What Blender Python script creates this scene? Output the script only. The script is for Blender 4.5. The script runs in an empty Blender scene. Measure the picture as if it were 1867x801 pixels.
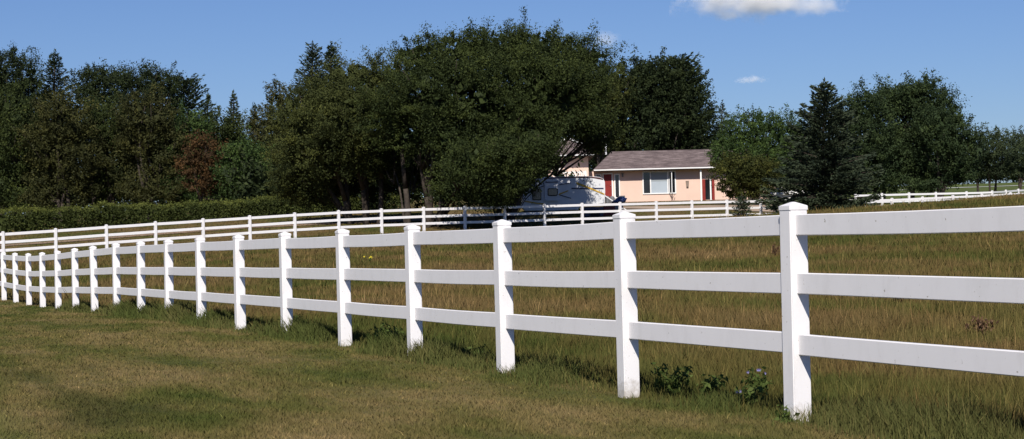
import bpy, bmesh, math, random
import numpy as np
from mathutils import Vector, Matrix, noise as mnoise
random.seed(7); RNG = np.random.default_rng(11)
S = bpy.context.scene; COL = S.collection
PI = math.pi

# ------------------------------------------------------------------ camera
F, CX, CY = 3324.0, 933.5, 400.5
CAMZ = 1.17
pitch, roll = math.atan(36.5 / F), math.radians(1.4)
fwd = Vector((0, math.cos(pitch), math.sin(pitch)))
r0 = Vector((1, 0, 0)); u0 = r0.cross(fwd)
right = (r0 * math.cos(roll) - u0 * math.sin(roll)).normalized()
up = (u0 * math.cos(roll) + r0 * math.sin(roll)).normalized()
CAM = Vector((0, 0, CAMZ))
def W(px, py, d):
    return CAM + d * (fwd + right * ((px - CX) / F) + up * ((CY - py) / F))
cd = bpy.data.cameras.new('camera'); cam = bpy.data.objects.new('camera', cd); COL.objects.link(cam)
cam.matrix_world = Matrix.Translation(CAM) @ Matrix((right, up, -fwd)).transposed().to_4x4()
cd.sensor_width = 36; cd.lens = F / 1867 * 36; cd.clip_end = 9000; cd.clip_start = .05
S.camera = cam

# ------------------------------------------------------------------ node helpers
def mat(name):
    m = bpy.data.materials.new(name); m.use_nodes = True
    nt = m.node_tree; nt.nodes.clear()
    return m, nt
def nd(nt, t, **kw):
    n = nt.nodes.new(t)
    for k, v in kw.items():
        if k in n.inputs.keys(): n.inputs[k].default_value = v
        else: setattr(n, k, v)
    return n
def principled(nt, col=None, rough=.6, spec=.3, metal=0):
    o = nt.nodes.new('ShaderNodeOutputMaterial'); p = nt.nodes.new('ShaderNodeBsdfPrincipled')
    p.inputs['Roughness'].default_value = rough; p.inputs['Specular IOR Level'].default_value = spec
    p.inputs['Metallic'].default_value = metal
    if col is not None: p.inputs['Base Color'].default_value = (*col, 1)
    nt.links.new(p.outputs[0], o.inputs[0]); return p, o
def mixc(nt, fac, a, b, blend='MIX'):
    m = nt.nodes.new('ShaderNodeMix'); m.data_type = 'RGBA'; m.blend_type = blend
    def put(sock, v):
        if isinstance(v, (tuple, list)): sock.default_value = (*v, 1) if len(v) == 3 else v
        elif isinstance(v, (int, float)): sock.default_value = v
        else: nt.links.new(v, sock)
    put(m.inputs[0], fac); put(m.inputs[6], a); put(m.inputs[7], b)
    return m.outputs[2]
def ramp(nt, fac, stops):
    r = nt.nodes.new('ShaderNodeValToRGB'); nt.links.new(fac, r.inputs[0])
    e = r.color_ramp.elements
    while len(e) < len(stops): e.new(.5)
    for el, (p, c) in zip(e, stops):
        el.position = p; el.color = (*c, 1) if not isinstance(c, (int, float)) else (c, c, c, 1)
    return r.outputs[0]
def math_(nt, op, a, b=None, c=None):
    m = nt.nodes.new('ShaderNodeMath'); m.operation = op
    for i, v in enumerate((a, b, c)):
        if v is None: continue
        if isinstance(v, (int, float)): m.inputs[i].default_value = v
        else: nt.links.new(v, m.inputs[i])
    return m.outputs[0]
def noise(nt, vec, scale, detail=3, rough=.55):
    n = nt.nodes.new('ShaderNodeTexNoise'); n.inputs['Scale'].default_value = scale
    n.inputs['Detail'].default_value = detail; n.inputs['Roughness'].default_value = rough
    if vec is not None: nt.links.new(vec, n.inputs['Vector'])
    return n.outputs[0]
def mapping(nt, vec, scale=(1, 1, 1), rot=(0, 0, 0), loc=(0, 0, 0)):
    m = nt.nodes.new('ShaderNodeMapping'); m.inputs['Scale'].default_value = scale
    m.inputs['Rotation'].default_value = rot; m.inputs['Location'].default_value = loc
    nt.links.new(vec, m.inputs['Vector']); return m.outputs[0]
def simple(name, col, rough=.6, spec=.3, var=.12, scale=3.0, metal=0, bump=0.0):
    m, nt = mat(name); p, o = principled(nt, col, rough, spec, metal)
    tc = nt.nodes.new('ShaderNodeTexCoord')
    n = noise(nt, tc.outputs['Object'], scale, 4)
    lo = tuple(c * (1 - var) for c in col); hi = tuple(min(1, c * (1 + var)) for c in col)
    c = ramp(nt, n, [(.3, lo), (.7, hi)]); nt.links.new(c, p.inputs['Base Color'])
    if bump:
        b = nt.nodes.new('ShaderNodeBump'); b.inputs['Strength'].default_value = bump
        n2 = noise(nt, tc.outputs['Object'], scale * 8, 4)
        nt.links.new(n2, b.inputs['Height']); nt.links.new(b.outputs[0], p.inputs['Normal'])
    return m

# ------------------------------------------------------------------ fence data
SP = 2.44
near = [  # i, px, top y, base y
 (0,1450,368,768.6),(1,1142.6,385.5,726),(2,919,400.2,679.5),(3,754.5,409.5,654),(4,627,417,631),(5,521.5,422.8,611),
 (6,436.5,428,598.4),(7,366,432.5,591),(8,307,436.7,583),(9,256,440.2,577.5),(10,212,443.2,573.5),(11,171.5,448.3,572.5),
 (12,137,452.4,568.5),(13,105.3,457,563),(14,76.8,460,558),(15,51.8,461.8,554.2),(16,28,460.9,550.6),(17,6.5,459.5,548)]
NPOST = {}
for i, px, ty, by in near:
    d = (5.02 + i) * 2.262
    t = W(px - .0122 * (by - ty), ty, d); b = W(px + .0122 * (by - ty), by, d)
    NPOST[i] = (b.x, b.y, b.z, t.z)
ndir = Vector((-math.sin(math.radians(22)), math.cos(math.radians(22)), 0))
p0 = NPOST[0]
for k in (-1, -2):
    NPOST[k] = (p0[0] + ndir.x * SP * k * 1.02, p0[1] + ndir.y * SP * k * 1.02, p0[2], p0[3] + .005 * k)
pl = NPOST[17]
for k in (18, 19, 20):
    q = (k - 17)
    NPOST[k] = (pl[0] + ndir.x * SP * q, pl[1] + ndir.y * SP * q, pl[2] + .03 * q, pl[3] + .03 * q)
far_pts = [(5,422),(101,416),(193.6,409.4),(283,403.4),(369.6,398),(455,392.6),(537,387.5),(617,383.2),(695,380),(772,377.3),
 (847,375.3),(920,373.8),(992,371.8),(1061,369.9),(1130,368.3),(1196,366.8),(1261,365.3),(1325,364),(1387,363),(1451,362.2),
 (1512,361.8),(1571,361.5),(1626,361),(1682,358.3),(1737,355.8),(1790,353.4),(1842,350.6),(1893,348)]
FPOST = []
for k in range(-2, len(far_pts)):
    j = k - 1
    d = 85.5 + 1.209 * j
    if k < 0:
        px, ty = 5 - 98 * -k, 422 + 6 * -k
    else: px, ty = far_pts[k]
    t = W(px, ty, d); FPOST.append((t.x, t.y, t.z - 1.36, t.z))

# ------------------------------------------------------------------ terrain
ctl = []
for k, (x, y, zb, zt) in NPOST.items(): ctl.append((x, y, min(zb, zt - 1.30)))
for k, (x, y, zb, zt) in enumerate(FPOST):
    if k % 2 == 0: ctl.append((x, y, zb))
def cp(px, py, d):
    w = W(px, py, d); ctl.append((w.x, w.y, w.z))
for a in ((0,430,104),(250,412,109),(480,396,114),(700,386,119),(60,418,125),(300,400,130),(500,390,130),
          (1010,388,112),(1100,386,112),(1180,369,148),(1400,366,148),(900,381,148),(1200,378,128),(1400,374,125),
          (1300,386,112),(1640,372,130),(1500,372,135),(1800,354,152),(1800,341,185),(1900,333,225),(1700,342,190),(1500,356,200),
          (1765,371,98),(1830,364,98),(1890,361,98),(1980,358,98),(2050,352,118),
          (1100,352,220),(600,372,220),(100,395,220),(-300,430,130),(1200,410,80)):
    cp(*a)
ctl += [(0, 0, -.03), (-4, 8, .0), (3, 5, .02), (-12, 15, .0), (-22, 30, -.05), (12, 8, .05), (18, 14, .15)]
P = np.array(ctl); XY = P[:, :2] / 50.0
def Uf(r2): return np.where(r2 > 1e-12, r2 * np.log(np.maximum(r2, 1e-12)), 0)
d2 = ((XY[:, None] - XY[None]) ** 2).sum(-1); n = len(P)
A = np.zeros((n + 3, n + 3)); A[:n, :n] = Uf(d2) + np.eye(n) * 2e-4
A[:n, n] = 1; A[:n, n + 1:] = XY; A[n, :n] = 1; A[n + 1:, :n] = XY.T
wt = np.linalg.solve(A, np.concatenate([P[:, 2], np.zeros(3)]))
def TZ(x, y):
    x = np.clip(np.atleast_1d(np.asarray(x, float)), -75, 85); y = np.clip(np.atleast_1d(np.asarray(y, float)), -6, 235)
    q = np.stack([x, y], -1) / 50.0
    out = np.empty(len(q))
    for s in range(0, len(q), 40000):
        qq = q[s:s + 40000]
        r2 = ((qq[:, None] - XY[None]) ** 2).sum(-1)
        out[s:s + 40000] = Uf(r2) @ wt[:n] + wt[n] + qq @ wt[n + 1:]
    return out
def tz(x, y): return float(TZ([x], [y])[0])

# ------------------------------------------------------------------ object helpers
def link(name, me, m=None, parent=None):
    o = bpy.data.objects.new(name, me); COL.objects.link(o)
    if m is not None: me.materials.append(m)
    if parent is not None: o.parent = parent; o.matrix_parent_inverse = parent.matrix_world.inverted()
    return o
def empty(name, loc, label, cat, group=None):
    o = bpy.data.objects.new(name, None); COL.objects.link(o); o.location = loc
    o.empty_display_size = .2
    o['label'] = label; o['category'] = cat
    if group: o['group'] = group
    bpy.context.view_layer.update()
    return o
def tag(o, label, cat, group=None, kind=None):
    o['label'] = label; o['category'] = cat
    if group: o['group'] = group
    if kind: o['kind'] = kind
    return o
def poly_mesh(name, V, k, attrs=None):
    """V: (n*k,3) array, n faces of k corners each"""
    V = np.ascontiguousarray(V, dtype=np.float32); nv = len(V); nf = nv // k
    me = bpy.data.meshes.new(name); me.vertices.add(nv); me.vertices.foreach_set('co', V.ravel())
    me.loops.add(nv); me.loops.foreach_set('vertex_index', np.arange(nv, dtype=np.int32))
    me.polygons.add(nf); me.polygons.foreach_set('loop_start', np.arange(0, nv, k, dtype=np.int32))
    for an, av in (attrs or {}).items():
        a = me.attributes.new(an, 'FLOAT', 'FACE'); a.data.foreach_set('value', np.asarray(av, dtype=np.float32))
    me.update(calc_edges=True); return me
def bm_obj(name, bm, m, parent=None, smooth=False):
    me = bpy.data.meshes.new(name); bmesh.ops.recalc_face_normals(bm, faces=bm.faces); bm.to_mesh(me); bm.free()
    if smooth:
        for p in me.polygons: p.use_smooth = True
    return link(name, me, m, parent)
def box(bm, x0, x1, y0, y1, z0, z1, bev=0):
    r = bmesh.ops.create_cube(bm, size=1)
    for v in r['verts']:
        v.co = Vector(((x0 + x1) / 2 + v.co.x * (x1 - x0), (y0 + y1) / 2 + v.co.y * (y1 - y0), (z0 + z1) / 2 + v.co.z * (z1 - z0)))
    if bev:
        es = list({e for v in r['verts'] for e in v.link_edges})
        bmesh.ops.bevel(bm, geom=es, offset=bev, segments=2, affect='EDGES')
def prism(bm, pts, y0, y1, bev=0):
    """pts: (x,z) outline, extruded y0..y1"""
    a = [bm.verts.new((x, y0, z)) for x, z in pts]; b = [bm.verts.new((x, y1, z)) for x, z in pts]
    fs = [bm.faces.new(a), bm.faces.new(list(reversed(b)))]
    k = len(pts)
    for i in range(k): bm.faces.new((a[i], b[i], b[(i + 1) % k], a[(i + 1) % k]))
    if bev:
        es = [e for f in fs for e in f.edges]
        bmesh.ops.bevel(bm, geom=es, offset=bev, segments=2, affect='EDGES')
def tube(bm, pts, radii, seg=7):
    rings = []
    for i, p in enumerate(pts):
        p = Vector(p)
        t = (Vector(pts[min(i + 1, len(pts) - 1)]) - Vector(pts[max(i - 1, 0)])).normalized()
        a = t.cross(Vector((.3, 1, .1))).normalized(); b = t.cross(a)
        rings.append([bm.verts.new(p + (a * math.cos(2 * PI * s / seg) + b * math.sin(2 * PI * s / seg)) * radii[i]) for s in range(seg)])
    for i in range(len(rings) - 1):
        for s in range(seg):
            bm.faces.new((rings[i][s], rings[i][(s + 1) % seg], rings[i + 1][(s + 1) % seg], rings[i + 1][s]))
    bm.faces.new(rings[0][::-1]); bm.faces.new(rings[-1])

# ------------------------------------------------------------------ materials
def ground_colour(nt, blades=False):
    """lawn on the camera's side of the near fence, rough pasture beyond; returns a colour socket"""
    g = nt.nodes.new('ShaderNodeNewGeometry'); pos = g.outputs['Position']
    # fence frame: X' = distance towards the camera side, Y' = along the fence
    vr = nt.nodes.new('ShaderNodeVectorRotate'); vr.rotation_type = 'Z_AXIS'
    vr.inputs['Center'].default_value = (p0[0], p0[1], 0); vr.inputs['Angle'].default_value = -math.radians(22)
    nt.links.new(pos, vr.inputs['Vector'])
    sub = nt.nodes.new('ShaderNodeVectorMath'); sub.operation = 'SUBTRACT'; nt.links.new(vr.outputs[0], sub.inputs[0])
    sub.inputs[1].default_value = (p0[0], p0[1], 0)
    sx = nt.nodes.new('ShaderNodeSeparateXYZ'); nt.links.new(sub.outputs[0], sx.inputs[0])
    u = sx.outputs[0]      # negative on the camera's side
    q = sub.outputs[0]
    # ---- lawn
    n1 = noise(nt, mapping(nt, q, (1, .30, 0)), .85, 4, .6)
    n2 = noise(nt, mapping(nt, q, (1, .6, 0), loc=(7, 3, 0)), 4.5, 3, .6)
    n3 = noise(nt, mapping(nt, q, (1, .22, 0), loc=(1, 9, 0)), .9, 2, .5)
    lawn = ramp(nt, n1, [(.34, (.054, .070, .018)), (.44, (.105, .102, .032)), (.53, (.165, .130, .052)), (.68, (.225, .165, .078))])
    lawn = mixc(nt, ramp(nt, n2, [(.42, 0.0), (.7, .5)]), lawn, (.084, .092, .028))
    su = math_(nt, 'ADD', u, 3.75)
    st = math_(nt, 'ABSOLUTE', su); st = math_(nt, 'SUBTRACT', .38, st); st = math_(nt, 'MULTIPLY', st, 2.2)
    st = math_(nt, 'ADD', st, math_(nt, 'MULTIPLY', math_(nt, 'SUBTRACT', n3, .53), 8.0))
    stc = nt.nodes.new('ShaderNodeClamp'); nt.links.new(st, stc.inputs[0])
    lawn = mixc(nt, math_(nt, 'MULTIPLY', stc.outputs[0], .7), lawn, (.046, .054, .018))
    s2 = math_(nt, 'ABSOLUTE', math_(nt, 'ADD', u, 4.75)); s2 = math_(nt, 'MULTIPLY', math_(nt, 'SUBTRACT', .42, s2), 2.0)
    s2 = math_(nt, 'ADD', s2, math_(nt, 'MULTIPLY', math_(nt, 'SUBTRACT', n1, .5), 3.0)); c2 = nt.nodes.new('ShaderNodeClamp'); nt.links.new(s2, c2.inputs[0])
    lawn = mixc(nt, math_(nt, 'MULTIPLY', c2.outputs[0], .6), lawn, (.135, .165, .055))
    # ---- pasture
    m1 = noise(nt, mapping(nt, q, (.5, .22, 0), loc=(4, 4, 0)), .55, 3, .55)
    m2 = noise(nt, mapping(nt, q, (1, 1, 0)), 1.7, 3, .6)
    past = ramp(nt, m1, [(.35, (.060, .078, .021)), (.46, (.098, .096, .031)), (.56, (.140, .106, .044)), (.70, (.170, .122, .058))])
    past = mixc(nt, ramp(nt, m2, [(.40, 0.0), (.70, .5)]), past, (.135, .074, .032))
    w = nt.nodes.new('ShaderNodeMapRange'); nt.links.new(u, w.inputs[0]); w.inputs[1].default_value = -.15; w.inputs[2].default_value = .25
    c = mixc(nt, w.outputs[0], lawn, past)
    # beyond the road, and between far fence and hedge, the ground is mown and greener
    sp = nt.nodes.new('ShaderNodeSeparateXYZ'); nt.links.new(pos, sp.inputs[0])
    g2 = ramp(nt, noise(nt, pos, .35, 3, .6), [(.3, (.075, .105, .03)), (.7, (.13, .15, .05))])
    mr = nt.nodes.new('ShaderNodeMapRange'); nt.links.new(sp.outputs[1], mr.inputs[0]); mr.inputs[1].default_value = 112; mr.inputs[2].default_value = 124
    mr2 = nt.nodes.new('ShaderNodeMapRange'); nt.links.new(sp.outputs[0], mr2.inputs[0]); mr2.inputs[1].default_value = 21; mr2.inputs[2].default_value = 25
    c = mixc(nt, math_(nt, 'MULTIPLY', mr.outputs[0], mr2.outputs[0]), c, g2)
    if not blades:
        n4 = noise(nt, pos, 26, 3, .7)
        c = mixc(nt, 1.0, c, ramp(nt, n4, [(.3, .6), (.7, 1.0)]), 'MULTIPLY')
    return c
mg, nt = mat('ground'); p, o = principled(nt, rough=.95, spec=.05)
c = ground_colour(nt); nt.links.new(c, p.inputs['Base Color'])
b = nd(nt, 'ShaderNodeBump', Strength=.6, Distance=.03)
nt.links.new(noise(nt, nt.nodes.new('ShaderNodeNewGeometry').outputs['Position'], 30, 4, .7), b.inputs['Height']); nt.links.new(b.outputs[0], p.inputs['Normal'])

def blade_mat(name, k=1.0, green=None, gfac=0.0):
    m, nt = mat(name)
    c = ground_colour(nt, True)
    at = nd(nt, 'ShaderNodeAttribute', attribute_name='tint')
    c = mixc(nt, 1.0, c, ramp(nt, at.outputs['Fac'], [(0, (.74 * k, .80 * k, .68 * k)), (.5, (.95 * k, .95 * k, .95 * k)), (.92, (1.5 * k, 1.40 * k, 1.3 * k)), (1, (2.6 * k, 2.4 * k, 2.4 * k))]), 'MULTIPLY')
    if green: c = mixc(nt, gfac, c, green)
    o = nt.nodes.new('ShaderNodeOutputMaterial'); d = nd(nt, 'ShaderNodeBsdfDiffuse'); t = nd(nt, 'ShaderNodeBsdfTranslucent')
    gn = nt.nodes.new('ShaderNodeNewGeometry'); sc_ = nd(nt, 'ShaderNodeVectorMath', operation='SCALE'); sc_.inputs['Scale'].default_value = .45
    nt.links.new(gn.outputs['Normal'], sc_.inputs[0]); ad = nd(nt, 'ShaderNodeVectorMath', operation='ADD'); nt.links.new(sc_.outputs[0], ad.inputs[0]); ad.inputs[1].default_value = (0, 0, 1)
    nm = nd(nt, 'ShaderNodeVectorMath', operation='NORMALIZE'); nt.links.new(ad.outputs[0], nm.inputs[0]); nt.links.new(nm.outputs[0], d.inputs['Normal'])
    nt.links.new(c, d.inputs[0]); nt.links.new(c, t.inputs[0])
    mx = nd(nt, 'ShaderNodeMixShader'); mx.inputs[0].default_value = .2
    nt.links.new(d.outputs[0], mx.inputs[1]); nt.links.new(t.outputs[0], mx.inputs[2]); nt.links.new(mx.outputs[0], o.inputs[0])
    return m
def leaf_mat(name, lo, mid, hi, trans=.18):
    m, nt = mat(name)
    at = nd(nt, 'ShaderNodeAttribute', attribute_name='tint')
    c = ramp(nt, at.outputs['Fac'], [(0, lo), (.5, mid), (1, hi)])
    o = nt.nodes.new('ShaderNodeOutputMaterial')
    p = nt.nodes.new('ShaderNodeBsdfPrincipled'); p.inputs['Roughness'].default_value = .7; p.inputs['Specular IOR Level'].default_value = .12
    t = nd(nt, 'ShaderNodeBsdfTranslucent')
    nt.links.new(c, p.inputs['Base Color']); nt.links.new(c, t.inputs[0])
    mx = nd(nt, 'ShaderNodeMixShader'); mx.inputs[0].default_value = trans
    nt.links.new(p.outputs[0], mx.inputs[1]); nt.links.new(t.outputs[0], mx.inputs[2]); nt.links.new(mx.outputs[0], o.inputs[0])
    return m
def L(r, g, b, k=1.0): return leaf_mat('leaves', (r * .5 * k, g * .55 * k, b * .6 * k), (r * k, g * k, b * k), (r * 1.75 * k, g * 1.6 * k, b * 1.35 * k))
M = {
 'willow': L(.050, .059, .017), 'willow_dark': L(.036, .049, .014), 'dark': L(.026, .037, .014), 'olive': L(.048, .050, .016),
 'green': L(.044, .072, .020), 'rust': L(.072, .040, .017), 'poplar': L(.034, .052, .020), 'pale': L(.040, .055, .026),
 'spruce': L(.042, .056, .032), 'pine': L(.026, .038, .016), 'hedge': L(.066, .080, .020), 'shrub': L(.050, .056, .014),
}
bark = simple('bark', (.055, .044, .036), .95, .1, .4, 6, bump=.5)
vinyl = simple('white_vinyl', (.80, .78, .785), .42, .35, .015, 1.2)
# vinyl gets faint dirt
nt = vinyl.node_tree; pr = [x for x in nt.nodes if x.type == 'BSDF_PRINCIPLED'][0]
g = nt.nodes.new('ShaderNodeNewGeometry')
dirt = ramp(nt, noise(nt, mapping(nt, g.outputs['Position'], (3, 3, 1.2)), 2.2, 6, .7), [(.25, (.70, .675, .672)), (.48, (.765, .74, .742)), (.8, (.79, .765, .768))])
spk = ramp(nt, noise(nt, g.outputs['Position'], 38, 2, .5), [(.22, (.45, .42, .36)), (.29, (1, 1, 1))])
nt.links.new(mixc(nt, 1.0, dirt, spk, 'MULTIPLY'), pr.inputs['Base Color'])

# ------------------------------------------------------------------ ground
def axis(lo, hi, step, ext):
    a = list(np.arange(lo, hi + step / 2, step)); s = step
    l, h = lo, hi; L_, H_ = [], []
    while h < ext[1]: s *= 1.35; h += s; H_.append(h)
    s = step
    while l > ext[0]: s *= 1.35; l -= s; L_.append(l)
    return np.array(L_[::-1] + a + H_)
gx = axis(-60, 75, 1.0, (-3500, 3500)); gy = axis(-4, 236, 1.0, (-200, 6000))
GX, GY = np.meshgrid(gx, gy); Z = TZ(GX.ravel(), GY.ravel())
V = np.stack([GX.ravel(), GY.ravel(), Z], -1); nx, ny = len(gx), len(gy)
idx = np.arange(nx * ny).reshape(ny, nx)
Fq = np.stack([idx[:-1, :-1], idx[:-1, 1:], idx[1:, 1:], idx[1:, :-1]], -1).reshape(-1, 4)
me = bpy.data.meshes.new('ground'); me.vertices.add(len(V)); me.vertices.foreach_set('co', V.astype(np.float32).ravel())
me.loops.add(Fq.size); me.loops.foreach_set('vertex_index', Fq.ravel().astype(np.int32))
me.polygons.add(len(Fq)); me.polygons.foreach_set('loop_start', np.arange(0, Fq.size, 4, dtype=np.int32)); me.update(calc_edges=True)
me.polygons.foreach_set('use_smooth', np.ones(len(Fq), dtype=bool))
go = link('ground', me, mg); go['kind'] = 'structure'

def drape(name, pts, widths, m, lift=.03, cross=8, step=1.0):
    """sheet following the terrain along a polyline of (x, y)"""
    P2 = [Vector((a[0], a[1])) for a in pts]; rows = []
    for i in range(len(P2) - 1):
        k = max(2, int((P2[i + 1] - P2[i]).length / step))
        for j in range(k + (i == len(P2) - 2)):
            t = j / k; c_ = P2[i].lerp(P2[i + 1], t); w_ = widths[i] * (1 - t) + widths[i + 1] * t
            tn = (P2[i + 1] - P2[i]).normalized(); nn = Vector((-tn.y, tn.x))
            rows.append([c_ + nn * w_ * (s / cross - .5) * (1 + .12 * math.sin(3 * len(rows) * .37 + s)) for s in range(cross + 1)])
    bm = bmesh.new(); vs = []
    for r in rows:
        z = TZ([q.x for q in r], [q.y for q in r])
        vs.append([bm.verts.new((q.x, q.y, zz + lift)) for q, zz in zip(r, z)])
    for i in range(len(vs) - 1):
        for s in range(cross): bm.faces.new((vs[i][s], vs[i][s + 1], vs[i + 1][s + 1], vs[i + 1][s]))
    o_ = bm_obj(name, bm, m, None, True); o_['kind'] = 'structure'
    return o_
def XYd(px, d): w = W(px, 400, d); return (w.x, w.y)
gravel = simple('gravel', (.33, .25, .185), .95, .1, .28, .6, bump=.4)
track_m = simple('dirt_track', (.22, .155, .105), .95, .1, .3, .5)
asph = simple('asphalt', (.12, .115, .12), .9, .1, .2, .4)
drape('dirt_track', [XYd(-150, 93), XYd(100, 96), XYd(450, 103), XYd(800, 108)], [1.2, 1.3, 1.6, 2.5], track_m)
drape('driveway', [XYd(1080, 121), XYd(1200, 122), XYd(1330, 123), XYd(1480, 126)], [13, 17, 15, 12], gravel, .035, 14)
drape('road', [XYd(1560, 139), XYd(1700, 141), XYd(1867, 144), XYd(2100, 150)], [3.5, 3.5, 4, 4.2], asph, .03)
drape('path', [XYd(1640, 183), XYd(1800, 184), XYd(2050, 186)], [1.6, 1.6, 1.6], simple('concrete', (.5, .5, .47), .9, .1, .1), .05)

# ------------------------------------------------------------------ fences
cap_prof = None
def post_mesh(h, w=.127):
    bm = bmesh.new(); box(bm, -w / 2, w / 2, -w / 2, w / 2, -.25, h - .03, .006)
    me = bpy.data.meshes.new('post'); bm.to_mesh(me); bm.free(); me.materials.append(vinyl); return me
def cap_mesh(w=.133):
    bm = bmesh.new(); box(bm, -w / 2, w / 2, -w / 2, w / 2, -.03, 0, .003)
    r = bmesh.ops.create_cone(bm, cap_ends=True, segments=4, radius1=w / 2 * 1.4142 - .004, radius2=.012, depth=.024)
    bmesh.ops.rotate(bm, verts=r['verts'], cent=(0, 0, 0), matrix=Matrix.Rotation(PI / 4, 3, 'Z'))
    bmesh.ops.translate(bm, verts=r['verts'], vec=(0, 0, .0115))
    me = bpy.data.meshes.new('cap'); bm.to_mesh(me); bm.free(); me.materials.append(vinyl); return me
CAPM = cap_mesh(); POSTM = post_mesh(1.36)
mudv = vinyl.copy(); mudv.name = 'white_vinyl_post'; nt = mudv.node_tree
pr = [x for x in nt.nodes if x.type == 'BSDF_PRINCIPLED'][0]; src = pr.inputs['Base Color'].links[0].from_socket
tc = nt.nodes.new('ShaderNodeTexCoord'); oi = nt.nodes.new('ShaderNodeNewGeometry'); sx = nt.nodes.new('ShaderNodeSeparateXYZ'); nt.links.new(tc.outputs['Object'], sx.inputs[0])
hgt = math_(nt, 'ADD', sx.outputs[2], math_(nt, 'MULTIPLY', math_(nt, 'SUBTRACT', noise(nt, oi.outputs['Position'], 16, 4, .7), .5), .35))
fac = ramp(nt, hgt, [(.02, .5), (.12, 0.0)])
nt.links.new(mixc(nt, fac, src, (.22, .17, .10)), pr.inputs['Base Color'])
POSTM.materials.clear(); POSTM.materials.append(mudv)
def build_fence(name, pts, label, offs, rh=.13, lean=.004, rail_t=.038):
    root = empty(name, (pts[0][0], pts[0][1], pts[0][2]), label, 'fence')
    rnd = random.Random(5)
    for i, (x, y, zb, zt) in enumerate(pts):
        a = Vector(pts[max(i - 1, 0)][:2]); b_ = Vector(pts[min(i + 1, len(pts) - 1)][:2]); dv = b_ - a
        ang = math.atan2(dv.y, dv.x)
        h = max(1.30, zt - zb) if zt - zb > 1.2 else zt - zb
        o_ = bpy.data.objects.new('post', POSTM); COL.objects.link(o_); o_.parent = root
        o_.matrix_parent_inverse = root.matrix_world.inverted()
        o_.location = (x, y, zt - 1.36 - .0175); o_.rotation_euler = (rnd.gauss(0, lean), rnd.gauss(0, lean), ang + rnd.gauss(0, .01))
        c_ = bpy.data.objects.new('cap', CAPM); COL.objects.link(c_); c_.parent = o_; c_.location = (0, 0, 1.36 - .017 + .01)
    for i in range(len(pts) - 1):
        A_, B_ = Vector((*pts[i][:2], pts[i][3])), Vector((*pts[i + 1][:2], pts[i + 1][3]))
        dv = B_ - A_; hl = Vector((dv.x, dv.y, 0)).length; tn = Vector((dv.x, dv.y, 0)).normalized(); nn = Vector((-tn.y, tn.x, 0))
        for k, of in enumerate(offs):
            bm = bmesh.new(); K = 4; rings = []
            sag = rnd.uniform(0, .006)
            jog = (rnd.uniform(-.004, .004), rnd.uniform(-.004, .004))
            for s in range(K + 1):
                t = s / K; tt = .04 / hl + t * (1 - .08 / hl)
                c_ = A_.lerp(B_, tt); c_ = c_ - Vector((0, 0, of + sag * math.sin(PI * t) + jog[0] * (1 - t) + jog[1] * t)) + nn * .002 * math.sin(t * 5 + i + k)
                q = .005
                prof = [(-rail_t / 2, -rh / 2 + q), (-rail_t / 2 + q, -rh / 2), (rail_t / 2 - q, -rh / 2), (rail_t / 2, -rh / 2 + q),
                        (rail_t / 2, rh / 2 - q), (rail_t / 2 - q, rh / 2), (-rail_t / 2 + q, rh / 2), (-rail_t / 2, rh / 2 - q)]
                rings.append([bm.verts.new(c_ + nn * a_ + Vector((0, 0, b2))) for a_, b2 in prof])
            for s in range(K):
                for e in range(8): bm.faces.new((rings[s][e], rings[s][(e + 1) % 8], rings[s + 1][(e + 1) % 8], rings[s + 1][e]))
            bm.faces.new(rings[0][::-1]); bm.faces.new(rings[-1])
            bm_obj('rail', bm, vinyl, root)
    return root
OFF = (.132 + .01, .508 + .003, .884)
build_fence('ranch_fence', [NPOST[k] for k in sorted(NPOST)], 'near white three-rail vinyl ranch fence between the mown lawn and the rough pasture', OFF)
build_fence('ranch_fence', FPOST, 'far white three-rail fence across the pasture in front of the hedge and trailer', OFF)
pts3 = []
for px, ty, d in ((1560,353.5,124),(1608,352.2,125),(1657,351,126),(1706,350,127),(1762,348.9,128),(1809,347.5,129),(1834,346,131),(1857,344.3,133),(1885,343,135)):
    t = W(px, ty, d); pts3.append((t.x, t.y, tz(t.x, t.y), t.z))
build_fence('ranch_fence', pts3, 'farthest short stretch of white fence beside the road below the right-hand trees', (.142, .6))

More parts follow.
